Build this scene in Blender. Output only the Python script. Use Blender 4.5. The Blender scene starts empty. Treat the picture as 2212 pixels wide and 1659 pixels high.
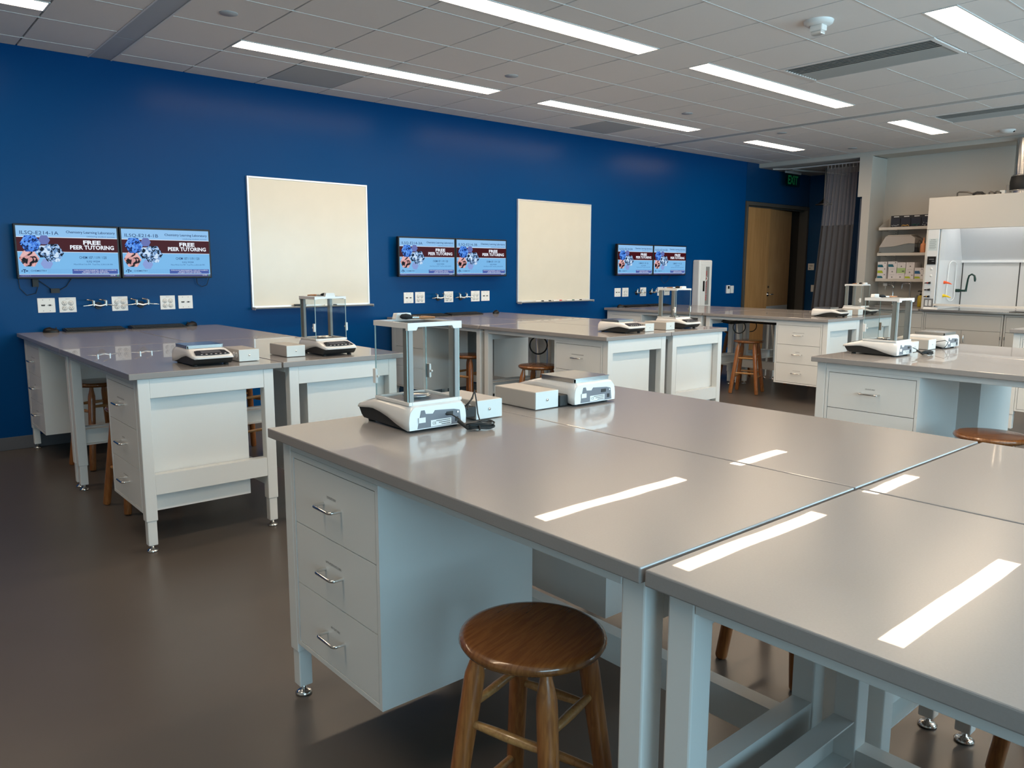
import bpy, math, random
from mathutils import Vector, Matrix
PI = math.pi
random.seed(4)
sc = bpy.context.scene
C = bpy.context.scene.collection

# ------------------------------------------------------------------ camera
yaw, pitch, roll, FPX = math.radians(49.402), math.radians(-8.417), math.radians(0.176), 1685.8
f = Vector((math.cos(pitch) * math.cos(yaw), math.cos(pitch) * math.sin(yaw), math.sin(pitch)))
r = f.cross(Vector((0, 0, 1))).normalized(); u = r.cross(f)
r2 = math.cos(roll) * r + math.sin(roll) * u
u2 = -math.sin(roll) * r + math.cos(roll) * u
cd = bpy.data.cameras.new('camera'); cam = bpy.data.objects.new('camera', cd); C.objects.link(cam)
m = Matrix((r2, u2, -f)).transposed().to_4x4(); m.translation = Vector((0, -7.0, 1.4)); cam.matrix_world = m
cd.sensor_width = 36; cd.lens = FPX * 36 / 2212; cd.clip_start = 0.05
sc.camera = cam

# ------------------------------------------------------------------ view, world, daylight
vs = sc.view_settings
vs.view_transform = 'Standard'; vs.look = 'None'; vs.gamma = 1.0; vs.exposure = 0.0; vs.use_curve_mapping = False
LAMP = 21.5           # ceiling panels
DAY = 116.0            # daylight through each window
w = bpy.data.worlds.new('world'); sc.world = w; w.use_nodes = True
w.node_tree.nodes['Background'].inputs[0].default_value = (0.55, 0.8, 1, 1)
w.node_tree.nodes['Background'].inputs[1].default_value = 0.9
WINS = [(-1.2, 0.9), (1.3, 3.4), (3.8, 5.9), (6.3, 8.4), (8.8, 10.9)]
YB = -9.4
for a, b in WINS:
    ld = bpy.data.lights.new('daylight', 'AREA'); ld.shape = 'RECTANGLE'; ld.size = b - a; ld.size_y = 1.6
    ld.color = (0.50, 0.83, 1.0); ld.energy = DAY * (0.75 if a < 0 else 0.85 if a < 2 else 1.0)
    lo = bpy.data.objects.new('daylight', ld); C.objects.link(lo)
    lo.location = ((a + b) / 2, YB - 0.12, 1.60); lo.rotation_euler = (PI / 2, 0, 0)

# ------------------------------------------------------------------ materials
MATS = {}
def mat(name, col, rough=0.5, metal=0.0, spec=0.5, coat=0.0, emit=None, es=1.0, noise=None, bump=None, coat_rough=0.05):
    m = bpy.data.materials.new(name); m.use_nodes = True
    nt = m.node_tree; b = nt.nodes['Principled BSDF']
    b.inputs['Base Color'].default_value = (*col, 1)
    b.inputs['Roughness'].default_value = rough; b.inputs['Metallic'].default_value = metal
    b.inputs['Specular IOR Level'].default_value = spec
    b.inputs['Coat Weight'].default_value = coat; b.inputs['Coat Roughness'].default_value = coat_rough
    if emit:
        b.inputs['Emission Color'].default_value = (*emit, 1); b.inputs['Emission Strength'].default_value = es
    tc = nt.nodes.new('ShaderNodeTexCoord')
    if noise:   # (scale, amount, col2)
        n = nt.nodes.new('ShaderNodeTexNoise'); n.inputs['Scale'].default_value = noise[0]; n.inputs['Detail'].default_value = 4
        mx = nt.nodes.new('ShaderNodeMix'); mx.data_type = 'RGBA'
        mx.inputs[6].default_value = (*col, 1); mx.inputs[7].default_value = (*noise[2], 1)
        mp = nt.nodes.new('ShaderNodeMapRange'); mp.inputs[1].default_value = 0.35; mp.inputs[2].default_value = 0.7
        mp.inputs[4].default_value = noise[1]
        nt.links.new(tc.outputs['Object'], n.inputs['Vector']); nt.links.new(n.outputs['Fac'], mp.inputs[0])
        nt.links.new(mp.outputs[0], mx.inputs[0]); nt.links.new(mx.outputs[2], b.inputs['Base Color'])
    if bump:
        n = nt.nodes.new('ShaderNodeTexNoise'); n.inputs['Scale'].default_value = bump[0]
        bp = nt.nodes.new('ShaderNodeBump'); bp.inputs['Strength'].default_value = bump[1]; bp.inputs['Distance'].default_value = 0.002
        nt.links.new(tc.outputs['Object'], n.inputs['Vector']); nt.links.new(n.outputs['Fac'], bp.inputs['Height'])
        nt.links.new(bp.outputs[0], b.inputs['Normal'])
    MATS[name] = m
    return m
def wood(name, c1, c2, scale, stretch, rough, coat):
    m = mat(name, c1, rough, coat=coat); nt = m.node_tree; b = nt.nodes['Principled BSDF']
    tc = nt.nodes.new('ShaderNodeTexCoord'); mp = nt.nodes.new('ShaderNodeMapping'); mp.inputs['Scale'].default_value = stretch
    n = nt.nodes.new('ShaderNodeTexNoise'); n.inputs['Scale'].default_value = scale; n.inputs['Detail'].default_value = 6; n.inputs['Distortion'].default_value = 0.6
    cr = nt.nodes.new('ShaderNodeValToRGB'); cr.color_ramp.elements[0].position = 0.36; cr.color_ramp.elements[1].position = 0.62
    cr.color_ramp.elements[0].color = (*c2, 1); cr.color_ramp.elements[1].color = (*c1, 1)
    nt.links.new(tc.outputs['Object'], mp.inputs[0]); nt.links.new(mp.outputs[0], n.inputs['Vector'])
    nt.links.new(n.outputs['Fac'], cr.inputs[0]); nt.links.new(cr.outputs[0], b.inputs['Base Color'])
def glass(name, tint, gloss=1.0, ior=1.45):
    m = bpy.data.materials.new(name); m.use_nodes = True; nt = m.node_tree; nt.nodes.clear()
    o = nt.nodes.new('ShaderNodeOutputMaterial'); t = nt.nodes.new('ShaderNodeBsdfTransparent'); t.inputs[0].default_value = (*tint, 1)
    g = nt.nodes.new('ShaderNodeBsdfGlossy'); g.inputs[0].default_value = (gloss, gloss, gloss, 1); g.inputs[1].default_value = 0.02
    fr = nt.nodes.new('ShaderNodeFresnel'); ge = nt.nodes.new('ShaderNodeNewGeometry')
    mr = nt.nodes.new('ShaderNodeMapRange'); mr.inputs[3].default_value = ior; mr.inputs[4].default_value = 1 / ior   # same mirror strength on both faces of the pane
    nt.links.new(ge.outputs['Backfacing'], mr.inputs[0]); nt.links.new(mr.outputs[0], fr.inputs[0])
    mx = nt.nodes.new('ShaderNodeMixShader'); nt.links.new(fr.outputs[0], mx.inputs[0])
    nt.links.new(t.outputs[0], mx.inputs[1]); nt.links.new(g.outputs[0], mx.inputs[2]); nt.links.new(mx.outputs[0], o.inputs[0])
    MATS[name] = m
def photo(name, cols, scale, s, off):
    """a small printed photograph: blotches of a few tones, glowing on a screen"""
    m = bpy.data.materials.new(name); m.use_nodes = True; nt = m.node_tree; b = nt.nodes['Principled BSDF']
    b.inputs['Base Color'].default_value = (0, 0, 0, 1); b.inputs['Roughness'].default_value = 0.25; b.inputs['Specular IOR Level'].default_value = 0.06
    tc = nt.nodes.new('ShaderNodeTexCoord'); mp = nt.nodes.new('ShaderNodeMapping'); mp.inputs['Location'].default_value = off
    n = nt.nodes.new('ShaderNodeTexNoise'); n.inputs['Scale'].default_value = scale; n.inputs['Detail'].default_value = 3
    n.inputs['Distortion'].default_value = 1.2
    cr = nt.nodes.new('ShaderNodeValToRGB'); cr.color_ramp.interpolation = 'CONSTANT'
    el = cr.color_ramp.elements
    el[0].position = 0.0; el[0].color = (*cols[0], 1)
    el[1].position = 0.42; el[1].color = (*cols[1], 1)
    for p, c in zip((0.48, 0.58), cols[2:]):
        e = el.new(p); e.color = (*c, 1)
    nt.links.new(tc.outputs['Object'], mp.inputs[0]); nt.links.new(mp.outputs[0], n.inputs['Vector'])
    nt.links.new(n.outputs['Fac'], cr.inputs[0]); nt.links.new(cr.outputs[0], b.inputs['Emission Color'])
    b.inputs['Emission Strength'].default_value = s
    MATS[name] = m

mat('blue', (0.0, 0.053, 0.190), 0.27, spec=0.10, bump=(60, 0.02))
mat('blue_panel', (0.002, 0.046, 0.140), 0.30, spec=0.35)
mat('wall_white', (0.53, 0.50, 0.455), 0.6, spec=0.3)
mat('ceil', (0.80, 0.735, 0.70), 0.85, spec=0.2, noise=(30, 0.15, (0.76, 0.70, 0.665)))
mat('ceil_grid', (0.76, 0.72, 0.69), 0.35)
mat('ceil_dark', (0.46, 0.46, 0.47), 0.5)
mat('ceil_grey', (0.46, 0.45, 0.43), 0.6)
mat('reveal', (0.30, 0.29, 0.28), 0.6)
mat('floor', (0.090, 0.077, 0.068), 0.32, spec=0.42, noise=(3.0, 0.5, (0.102, 0.087, 0.077)))
mat('base', (0.10, 0.10, 0.11), 0.45)
mat('top', (0.31, 0.288, 0.278), 0.25, spec=0.5, coat=0.40, coat_rough=0.012, noise=(260, 0.3, (0.345, 0.322, 0.312)))
_nt = MATS['top'].node_tree; _n = _nt.nodes.new('ShaderNodeTexNoise'); _n.inputs['Scale'].default_value = 3.5; _n.inputs['Detail'].default_value = 1
_bp = _nt.nodes.new('ShaderNodeBump'); _bp.inputs['Strength'].default_value = 0.07; _bp.inputs['Distance'].default_value = 0.004
_tc = _nt.nodes.new('ShaderNodeTexCoord'); _nt.links.new(_tc.outputs['Object'], _n.inputs['Vector']); _nt.links.new(_n.outputs['Fac'], _bp.inputs['Height'])
_nt.links.new(_bp.outputs[0], _nt.nodes['Principled BSDF'].inputs['Coat Normal'])
mat('steel_paint', (0.79, 0.79, 0.77), 0.38, spec=0.4)
mat('gap', (0.03, 0.03, 0.03), 0.7)
mat('chrome', (0.72, 0.71, 0.69), 0.16, metal=1)
mat('steel', (0.55, 0.55, 0.54), 0.22, metal=1)
mat('dark_steel', (0.16, 0.15, 0.14), 0.35, metal=1)
mat('black', (0.008, 0.008, 0.009), 0.38, spec=0.3)
mat('rubber', (0.015, 0.015, 0.015), 0.55)
mat('plastic_white', (0.80, 0.79, 0.77), 0.30)
mat('shell', (0.78, 0.76, 0.74), 0.16, spec=0.6)
mat('deck_grey', (0.16, 0.16, 0.18), 0.35)
mat('post_grey', (0.28, 0.28, 0.27), 0.35)
mat('glass_edge', (0.28, 0.37, 0.355), 0.2, spec=0.6)
mat('box_beige', (0.50, 0.47, 0.43), 0.40, metal=0.25)
mat('box_end', (0.68, 0.70, 0.68), 0.45)
mat('whiteboard', (0.72, 0.66, 0.55), 0.22, spec=0.5, noise=(5, 0.35, (0.66, 0.605, 0.50)))
mat('alu', (0.74, 0.74, 0.73), 0.3, metal=0.5)
mat('lamp', (0.9, 0.9, 0.9), 0.5, emit=(1.0, 0.775, 0.545), es=LAMP)
mat('hood_lamp', (0.9, 0.9, 0.9), 0.5, emit=(1.0, 0.98, 0.94), es=9.0)
mat('hood_white', (0.74, 0.75, 0.76), 0.35)
mat('hood_liner', (0.62, 0.62, 0.62), 0.4)
mat('hood_cream', (0.60, 0.555, 0.50), 0.42)
mat('cab_beige', (0.47, 0.445, 0.41), 0.42)
mat('orange', (0.85, 0.10, 0.02), 0.35)
mat('yellow', (0.80, 0.55, 0.01), 0.35)
mat('green_pipe', (0.005, 0.035, 0.025), 0.25)
mat('tube_white', (0.8, 0.82, 0.82), 0.3)
mat('peach', (0.70, 0.28, 0.13), 0.5)
mat('mach_grey', (0.17, 0.19, 0.20), 0.45)
mat('mach_lid', (0.46, 0.42, 0.39), 0.4)
mat('teal', (0.01, 0.13, 0.19), 0.4)
mat('carton_blue', (0.02, 0.12, 0.27), 0.4)
mat('carton_lime', (0.42, 0.50, 0.03), 0.4)
mat('carton_pale', (0.42, 0.58, 0.26), 0.4)
mat('carton', (0.72, 0.69, 0.70), 0.5)
mat('bin_dark', (0.02, 0.02, 0.022), 0.3)
mat('bin_face', (0.04, 0.04, 0.045), 0.15)
mat('amber', (0.75, 0.42, 0.08), 0.4)
mat('bin_green', (0.01, 0.10, 0.07), 0.4)
mat('bin_grey', (0.35, 0.35, 0.36), 0.4)
mat('red', (0.55, 0.01, 0.01), 0.4)
mat('curtain_dark', (0.085, 0.082, 0.090), 0.85)
mat('door_frame', (0.075, 0.070, 0.062), 0.45)
mat('grey_panel', (0.10, 0.12, 0.15), 0.30, metal=0.3)
mat('exit_green', (0.01, 0.16, 0.05), 0.3, emit=(0.02, 0.5, 0.15), es=0.03)
mat('plate_grey', (0.30, 0.30, 0.30), 0.4, metal=0.6)
mat('caution', (0.58, 0.66, 0.68), 0.4)
mat('bottle_yellow', (0.45, 0.33, 0.02), 0.35)
mat('bristle', (0.01, 0.01, 0.012), 0.8)
mat('liner_in', (0.10, 0.095, 0.09), 0.5)
mat('corridor', (0.02, 0.018, 0.016), 0.8)  # near-black colour carries the darkness of the unlit corridor
wood('oak', (0.38, 0.140, 0.038), (0.25, 0.082, 0.020), 3.0, (40, 40, 3.2), 0.30, 0.5)
wood('oak_seat_shaded', (0.235, 0.088, 0.023), (0.165, 0.056, 0.014), 3.0, (4, 42, 14), 0.24, 0.55)  # seat wood darkened: the shade under the tabletops is in these colours
wood('oak_light', (0.48, 0.25, 0.085), (0.36, 0.165, 0.055), 3.0, (30, 30, 30), 0.35, 0.4)
wood('door_wood', (0.44, 0.245, 0.098), (0.37, 0.195, 0.072), 2.0, (14, 14, 1.0), 0.32, 0.3)
wood('brush_wood', (0.42, 0.17, 0.06), (0.30, 0.11, 0.03), 3.0, (20, 20, 20), 0.35, 0.4)
glass('glass', (0.965, 0.975, 0.972), 0.15)
glass('window_glass', (0.95, 0.97, 0.98))
glass('sash_glass', (0.96, 0.97, 0.98), 0.6)
glass('exit_glass', (0.55, 0.80, 0.65))
# curtain mesh: fine see-through net
mm = bpy.data.materials.new('net'); mm.use_nodes = True; nt = mm.node_tree; nt.nodes.clear()
_o = nt.nodes.new('ShaderNodeOutputMaterial'); _t = nt.nodes.new('ShaderNodeBsdfTransparent'); _d = nt.nodes.new('ShaderNodeBsdfDiffuse')
_d.inputs[0].default_value = (0.42, 0.40, 0.42, 1); _m = nt.nodes.new('ShaderNodeMixShader'); _m.inputs[0].default_value = 0.30
nt.links.new(_t.outputs[0], _m.inputs[1]); nt.links.new(_d.outputs[0], _m.inputs[2]); nt.links.new(_m.outputs[0], _o.inputs[0])
MATS['net'] = mm
# screen pixels (they give off light)
def px(name, c, s=1.0):
    mat(name, (0.004, 0.004, 0.005), 0.25, spec=0.06, emit=c, es=s)
px('s_sky', (0.19, 0.47, 0.80)); px('s_head', (0.27, 0.52, 0.83)); px('s_maroon', (0.055, 0.003, 0.006))
px('s_navy', (0.006, 0.02, 0.10)); px('s_white', (0.85, 0.9, 1.0)); px('s_hexa', (0.13, 0.16, 0.42)); px('s_hexb', (0.24, 0.33, 0.66))
px('s_bar', (0.06, 0.10, 0.36)); px('s_task', (0.075, 0.085, 0.24)); px('s_text', (0.03, 0.10, 0.26)); px('s_dot', (0.09, 0.22, 0.5))
photo('s_ph1', [(0.002, 0.006, 0.05), (0.03, 0.12, 0.55), (0.07, 0.24, 0.80), (0.16, 0.38, 0.85)], 42, 1.0, (0, 0, 0))
photo('s_ph2', [(0.002, 0.004, 0.015), (0.004, 0.006, 0.02), (0.20, 0.36, 0.65), (0.60, 0.75, 0.92)], 34, 1.0, (2, 1, 4))
photo('s_ph3', [(0.004, 0.002, 0.004), (0.02, 0.012, 0.014), (0.60, 0.30, 0.30), (0.75, 0.45, 0.45)], 22, 1.0, (5, 3, 1))
mat('lcd', (0.10, 0.10, 0.11), 0.08, spec=0.8)
mat('panel_black', (0.02, 0.02, 0.024), 0.10, spec=0.7)
mat('ink', (0.03, 0.03, 0.03), 0.6)
mat('ink_grey', (0.22, 0.22, 0.22), 0.6)
mat('caution_ink', (0.10, 0.13, 0.14), 0.6)

# ------------------------------------------------------------------ mesh builder
TXT = {}
def text2d(s, bold=0.0):
    k = (s, bold)
    if k in TXT: return TXT[k]
    cu = bpy.data.curves.new('t', 'FONT'); cu.body = s; cu.size = 1.0; cu.resolution_u = 2; cu.offset = bold
    cu.align_x = 'LEFT'
    ob = bpy.data.objects.new('t', cu)
    me = bpy.data.meshes.new_from_object(ob)
    vs_ = [(v.co.x, v.co.y) for v in me.vertices]; fs = [tuple(p.vertices) for p in me.polygons]
    bpy.data.objects.remove(ob); bpy.data.curves.remove(cu); bpy.data.meshes.remove(me)
    TXT[k] = (vs_, fs); return TXT[k]
class MB:
    def __init__(s): s.v = []; s.f = []; s.m = []; s.sm = []; s.keys = []
    def k(s, key):
        if key not in s.keys: s.keys.append(key)
        return s.keys.index(key)
    def add(s, vs_, fs, key, smooth=False):
        o = len(s.v); s.v += [tuple(v) for v in vs_]; ki = s.k(key)
        for q in fs: s.f.append(tuple(i + o for i in q)); s.m.append(ki); s.sm.append(smooth)
        return s
    def box(s, x0, x1, y0, y1, z0, z1, key):
        x0, x1 = min(x0, x1), max(x0, x1); y0, y1 = min(y0, y1), max(y0, y1); z0, z1 = min(z0, z1), max(z0, z1)
        v = [(x, y, z) for x in (x0, x1) for y in (y0, y1) for z in (z0, z1)]
        return s.add(v, [(0, 1, 3, 2), (4, 6, 7, 5), (0, 4, 5, 1), (2, 3, 7, 6), (0, 2, 6, 4), (1, 5, 7, 3)], key)
    def prism(s, poly, axis, a, b, key, smooth=False, cap=None):
        """poly of 2D points extruded along axis ('x': (y,z), 'y': (x,z), 'z': (x,y))"""
        P = {'x': lambda p, t: (t, p[0], p[1]), 'y': lambda p, t: (p[0], t, p[1]), 'z': lambda p, t: (p[0], p[1], t)}[axis]
        n = len(poly); v = [P(p, a) for p in poly] + [P(p, b) for p in poly]
        s.add(v, [(i, (i + 1) % n, n + (i + 1) % n, n + i) for i in range(n)], key, smooth)
        s.add(v, [tuple(range(n))[::-1], tuple(range(n, 2 * n))], cap or key)
        return s
    def cyl(s, p0, p1, r0, r1=None, key='steel', n=16, caps=True):
        r1 = r0 if r1 is None else r1
        return s.tube([p0, p1], [r0, r1], key, n, caps)
    def tube(s, pts, rad, key, n=8, caps=True):
        pts = [Vector(p) for p in pts]; N = len(pts)
        if not isinstance(rad, (list, tuple)): rad = [rad] * N
        v = []; up = None
        for i, p in enumerate(pts):
            d = ((pts[min(i + 1, N - 1)] - pts[max(i - 1, 0)])).normalized()
            if up is None: up = Vector((0, 0, 1)) if abs(d.z) < 0.9 else Vector((1, 0, 0))
            a = d.cross(up).normalized(); b = a.cross(d).normalized(); up = b
            for j in range(n):
                t = 2 * PI * j / n; v.append(p + rad[i] * (math.cos(t) * a + math.sin(t) * b))
        fs = [(i * n + j, i * n + (j + 1) % n, (i + 1) * n + (j + 1) % n, (i + 1) * n + j) for i in range(N - 1) for j in range(n)]
        s.add(v, fs, key, True)
        if caps:
            s.add(v[:n], [tuple(range(n))[::-1]], key); s.add(v[-n:], [tuple(range(n))], key)
        return s
    def lathe(s, prof, key, n=32, o=(0, 0, 0), smooth=True):
        v = []; fs = []
        for (rr, z) in prof:
            for j in range(n):
                t = 2 * PI * j / n; v.append((o[0] + rr * math.cos(t), o[1] + rr * math.sin(t), o[2] + z))
        for i in range(len(prof) - 1):
            for j in range(n): fs.append((i * n + j, i * n + (j + 1) % n, (i + 1) * n + (j + 1) % n, (i + 1) * n + j))
        return s.add(v, fs, key, smooth)
    def text(s, txt, o, U, V, size, key, align='l', bold=0.0, sx=1.0):
        vs_, fs = text2d(txt, bold); o = Vector(o); U = Vector(U); V = Vector(V)
        if not vs_: return s
        x0 = min(a for a, b in vs_); x1 = max(a for a, b in vs_)
        dx = {'l': -x0, 'c': -(x0 + x1) / 2, 'r': -x1}[align]
        return s.add([o + U * (a + dx) * size * sx + V * b * size for a, b in vs_], fs, key)
    def fit(s, txt, o, U, V, width, height, key, align='l', bold=0.0):
        vs_, fs = text2d(txt, bold); wd = max(a for a, b in vs_) - min(a for a, b in vs_)
        size = height / 0.70
        return s.text(txt, o, U, V, size, key, align, bold, width / (wd * size))
    def quad(s, a, b, c, d, key): return s.add([a, b, c, d], [(0, 1, 2, 3)], key)
    def build(s, name, parent=None, bevel=0.0, label=None):
        me = bpy.data.meshes.new(name); me.from_pydata(s.v, [], s.f)
        for k_ in s.keys: me.materials.append(MATS[k_])
        me.polygons.foreach_set('material_index', s.m); me.polygons.foreach_set('use_smooth', s.sm); me.update()
        ob = bpy.data.objects.new(name, me); C.objects.link(ob)
        if parent: ob.parent = parent
        if bevel:
            bm = ob.modifiers.new('bevel', 'BEVEL'); bm.width = bevel; bm.segments = 2; bm.limit_method = 'ANGLE'; bm.angle_limit = math.radians(50)
        if label: ob['label'] = label
        return ob
def tag(o, label, cat, group=None):
    o['label'] = label; o['category'] = cat
    if group: o['group'] = group
    return o
def struct(ob): ob['kind'] = 'structure'; return ob
def thing(name, label, cat, loc=(0, 0, 0), rz=0.0, group=None):
    o = bpy.data.objects.new(name, None); C.objects.link(o); o.location = loc; o.rotation_euler = (0, 0, rz)
    o.empty_display_size = 0.1
    return tag(o, label, cat, group)
def dup(root, loc, rz, label, group=None):
    q = root.copy(); C.objects.link(q); q.location = loc; q.rotation_euler = (0, 0, rz); q['label'] = label
    if group: q['group'] = group
    for ch in list(root.children):
        c = ch.copy(); C.objects.link(c); c.parent = q
        for g in list(ch.children):
            d = g.copy(); C.objects.link(d); d.parent = c
    return q

# ------------------------------------------------------------------ room shell
ZC = 3.02
struct(MB().box(-3.5, 13.2, YB - 0.2, 0.0, -0.1, 0.0, 'floor').build('floor'))
b = MB(); b.box(-3.5, 10.72, 0.0, 0.12, 0, ZC + 0.02, 'blue')
struct(b.build('wall_left'))
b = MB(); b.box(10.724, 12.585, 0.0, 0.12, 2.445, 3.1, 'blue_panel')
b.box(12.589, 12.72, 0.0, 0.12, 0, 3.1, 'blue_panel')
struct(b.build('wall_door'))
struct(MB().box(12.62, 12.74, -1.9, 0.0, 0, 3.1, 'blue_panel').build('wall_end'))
struct(MB().box(-3.5, 10.70, -0.012, 0.0, 0, 0.10, 'base').build('baseboard_left', bevel=0.003))
struct(MB().box(-3.62, -3.5, YB - 0.2, 0.12, 0, ZC + 0.02, 'wall_white').build('wall_front'))
# partition between the shower corner and the sink alcove, its end is stepped
b = MB()
b.prism([(-1.775, 0), (-1.775, 2.962), (-1.595, 2.962), (-1.595, 2.415), (-1.66, 2.415), (-1.66, 0)], 'x', 11.05, 11.10, 'wall_white')
b.box(11.10, 12.62, -1.775, -1.70, 0, 2.957, 'wall_white')
struct(b.build('wall_partition'))
struct(MB().box(11.50, 11.62, YB - 0.2, -1.775, 0, 3.0, 'wall_white').build('wall_right'))
b = MB(); b.box(11.07, 11.5, YB, -1.775, 2.965, 2.985, 'wall_white')
b.box(11.05, 11.07, YB, 0.0, 2.962, ZC, 'wall_white')
b.box(11.07, 12.62, -1.70, 0.0, 2.957, 3.08, 'ceil_grey'); b.box(11.05, 12.62, YB, 0.0, 3.05, 3.08, 'wall_white')
struct(b.build('trim_1', bevel=0.0))
# window wall behind the camera
b = MB(); xs = [-3.5] + [v for ab in WINS for v in ab] + [11.62]
for i in range(0, len(xs), 2): b.box(xs[i], xs[i + 1], YB - 0.1, YB, 0, ZC + 0.02, 'wall_white')
for a, c in WINS: b.box(a, c, YB - 0.1, YB, 0, 0.80, 'wall_white'); b.box(a, c, YB - 0.1, YB, 2.40, ZC + 0.02, 'wall_white')
struct(b.build('wall_back'))
for i, (a, c) in enumerate(WINS):
    b = MB()
    for q in ((a, a + .05, .80, 2.40), (c - .05, c, .80, 2.40), (a, c, .80, .85), (a, c, 2.35, 2.40), ((a + c) / 2 - .02, (a + c) / 2 + .02, .85, 2.35)):
        b.box(q[0], q[1], YB - 0.07, YB - 0.02, q[2], q[3], 'alu')
    wf = struct(b.build('window_%d' % (i + 1)))
    MB().box(a + .05, c - .05, YB - 0.05, YB - 0.045, .85, 2.35, 'window_glass').build('pane', wf)

# ------------------------------------------------------------------ ceiling of square tiles
P = 0.61
xb = [1.16 - P * k for k in range(8, 0, -1)] + [1.16, 1.64, 1.805] + [2.36 + P * k for k in range(0, 10)] + [8.39, 8.54] + [9.0, 9.605, 10.21, 10.82, 11.05]
yb = [0.0] + [-0.26 - P * k for k in range(15)] + [YB]
RUNS = [(-1.28, 1.16), (2.36, 4.80), (5.41, 7.85), (9.0, 10.21)]
LY = [-1.14 - 1.83 * k for k in range(5)]; LW = 0.185
VENT = [(6.02, 6.63, -3.31, -4.53), (9.0, 9.605, -3.31, -4.53)]
GREY = [(2.97, 3.58, -0.26, -0.87), (6.63, 7.24, -0.26, -0.87)]
def inside(cx, cy, R): return any(a < cx < c and e < cy < d for a, c, d, e in R)
cb = MB()
for q in ((-3.5, 6.02, YB, 0), (6.63, 9.0, YB, 0), (9.605, 11.06, YB, 0), (6.02, 6.63, -3.31, 0), (6.02, 6.63, YB, -4.53), (9.0, 9.605, -3.31, 0), (9.0, 9.605, YB, -4.53)):
    cb.box(q[0], q[1], q[2], q[3], ZC + 0.012, ZC + 0.09, 'reveal')
for y in yb[1:-1]:
    segs = [(-3.5, 1.64), (1.805, 8.39), (8.54, 11.05)]
    for V in VENT:
        if V[3] < y < V[2]: segs = [q for a, c in segs for q in (((a, V[0]), (V[1], c)) if a < V[0] < c else ((a, c),))]
    for a, c in segs: cb.box(a + .01, c - .01, y - .0035, y + .0035, ZC - 0.0025, ZC + 0.012, 'ceil_grid')
g = 0.006
for x0, x1 in zip(xb, xb[1:]):
    for y1, y0 in zip(yb, yb[1:]):
        cx, cy = (x0 + x1) / 2, (y0 + y1) / 2
        if x0 in (1.64, 8.39): continue
        if inside(cx, cy, VENT) or inside(cx, cy, GREY): continue
        ly = [l for l in LY if y0 < l < y1 and any(a - .01 < cx < c + .01 for a, c in (RUNS if l in (LY[0], LY[2]) else RUNS[1:]))]
        parts = [(y0, y1)]
        if ly: parts = [(y0, ly[0] - LW / 2 - .008), (ly[0] + LW / 2 + .008, y1)]
        for p0, p1 in parts: cb.box(x0 + g, x1 - g, p0 + g, p1 - g, ZC, ZC + 0.012, 'ceil')
struct(cb.build('ceiling'))
for i, (a, c) in enumerate(((1.64, 1.805), (8.39, 8.54))):
    b = MB(); y = 0.0
    while y > YB + 0.1:
        y2 = max(y - (0.72 if y == 0 else 1.22), YB); b.box(a + .004, c - .004, y2 + .003, y - .003, ZC + .002, ZC + .02, 'ceil_dark'); y = y2
    b.box(a - .006, a + .006, YB, 0, ZC - .003, ZC + .012, 'ceil_grid'); b.box(c - .006, c + .006, YB, 0, ZC - .003, ZC + .012, 'ceil_grid')
    struct(b.build('trim_%d' % (i + 2)))
rown = ['row nearest the blue wall', 'second row from the wall', 'third row from the wall', 'fourth row from the wall', 'row next to the windows']
coln = ['leftmost', 'second', 'third', 'short far']
protoL = {}
for j, ly in enumerate(LY):
    for i, (a, c) in enumerate(RUNS):
        if i == 0 and j in (1, 3, 4): continue  # unseen leftmost light of the third row is added to brighten left-facing fronts
        L = round(c - a, 2); lab = 'bright linear ceiling light, %s one in the %s' % (coln[i], rown[j])
        if L not in protoL:
            t = thing('ceiling_light', lab, 'ceiling light', ((a + c) / 2, ly, ZC), 0, 'recessed linear ceiling lights')
            MB().box(-L / 2 + .01, L / 2 - .01, -LW / 2, LW / 2, -0.001, 0.006, 'lamp').build('diffuser', t)
            b = MB()
            for s_ in (-1, 1):
                b.box(-L / 2, L / 2, s_ * (LW / 2), s_ * (LW / 2 + .012), -0.004, 0.012, 'plastic_white')
                b.box(s_ * (L / 2 - .01), s_ * L / 2, -LW / 2, LW / 2, -0.004, 0.012, 'plastic_white')
            b.build('frame', t); protoL[L] = t
        else: dup(protoL[L], ((a + c) / 2, ly, ZC), 0, lab)
vp = None
for i, (a, c, d, e) in enumerate(VENT):
    lab = ['long slatted air grille in the ceiling left of the small smoke alarm strobe', 'far slatted air grille in the ceiling at the right edge'][i]
    if vp is None:
        t = thing('ceiling_vent', lab, 'air vent', ((a + c) / 2, (d + e) / 2, ZC), 0, 'slatted ceiling air grilles')
        W2, L2 = (c - a) / 2, (d - e) / 2; b = MB()
        b.box(-W2 + .006, -W2 + .04, -L2, L2, -.006, .012, 'ceil'); b.box(W2 - .04, W2 - .006, -L2, L2, -.006, .012, 'ceil')
        b.box(-W2 + .04, W2 - .04, -L2 + .006, -L2 + .04, -.006, .012, 'ceil'); b.box(-W2 + .04, W2 - .04, L2 - .04, L2 - .006, -.006, .012, 'ceil')
        b.build('frame', t, bevel=.002)
        MB().box(-W2, W2, -L2, L2, .080, .085, 'gap').build('backing', t)
        n = 13
        for k in range(n):
            x = -W2 + .06 + (2 * W2 - .12) * k / (n - 1)
            if k < 6: pl = [(x - .004, -.004), (x, -.006), (x + .022, .012), (x + .018, .014)]
            else: pl = [(x - .011, .012), (x - .008, .014), (x + .012, -.003), (x + .009, -.005)]
            MB().prism(pl, 'y', -L2 + .04, L2 - .04, 'ceil_grey').build('slat', t)
        vp = t
    else: dup(vp, ((a + c) / 2, (d + e) / 2, ZC), 0, lab)
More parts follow.
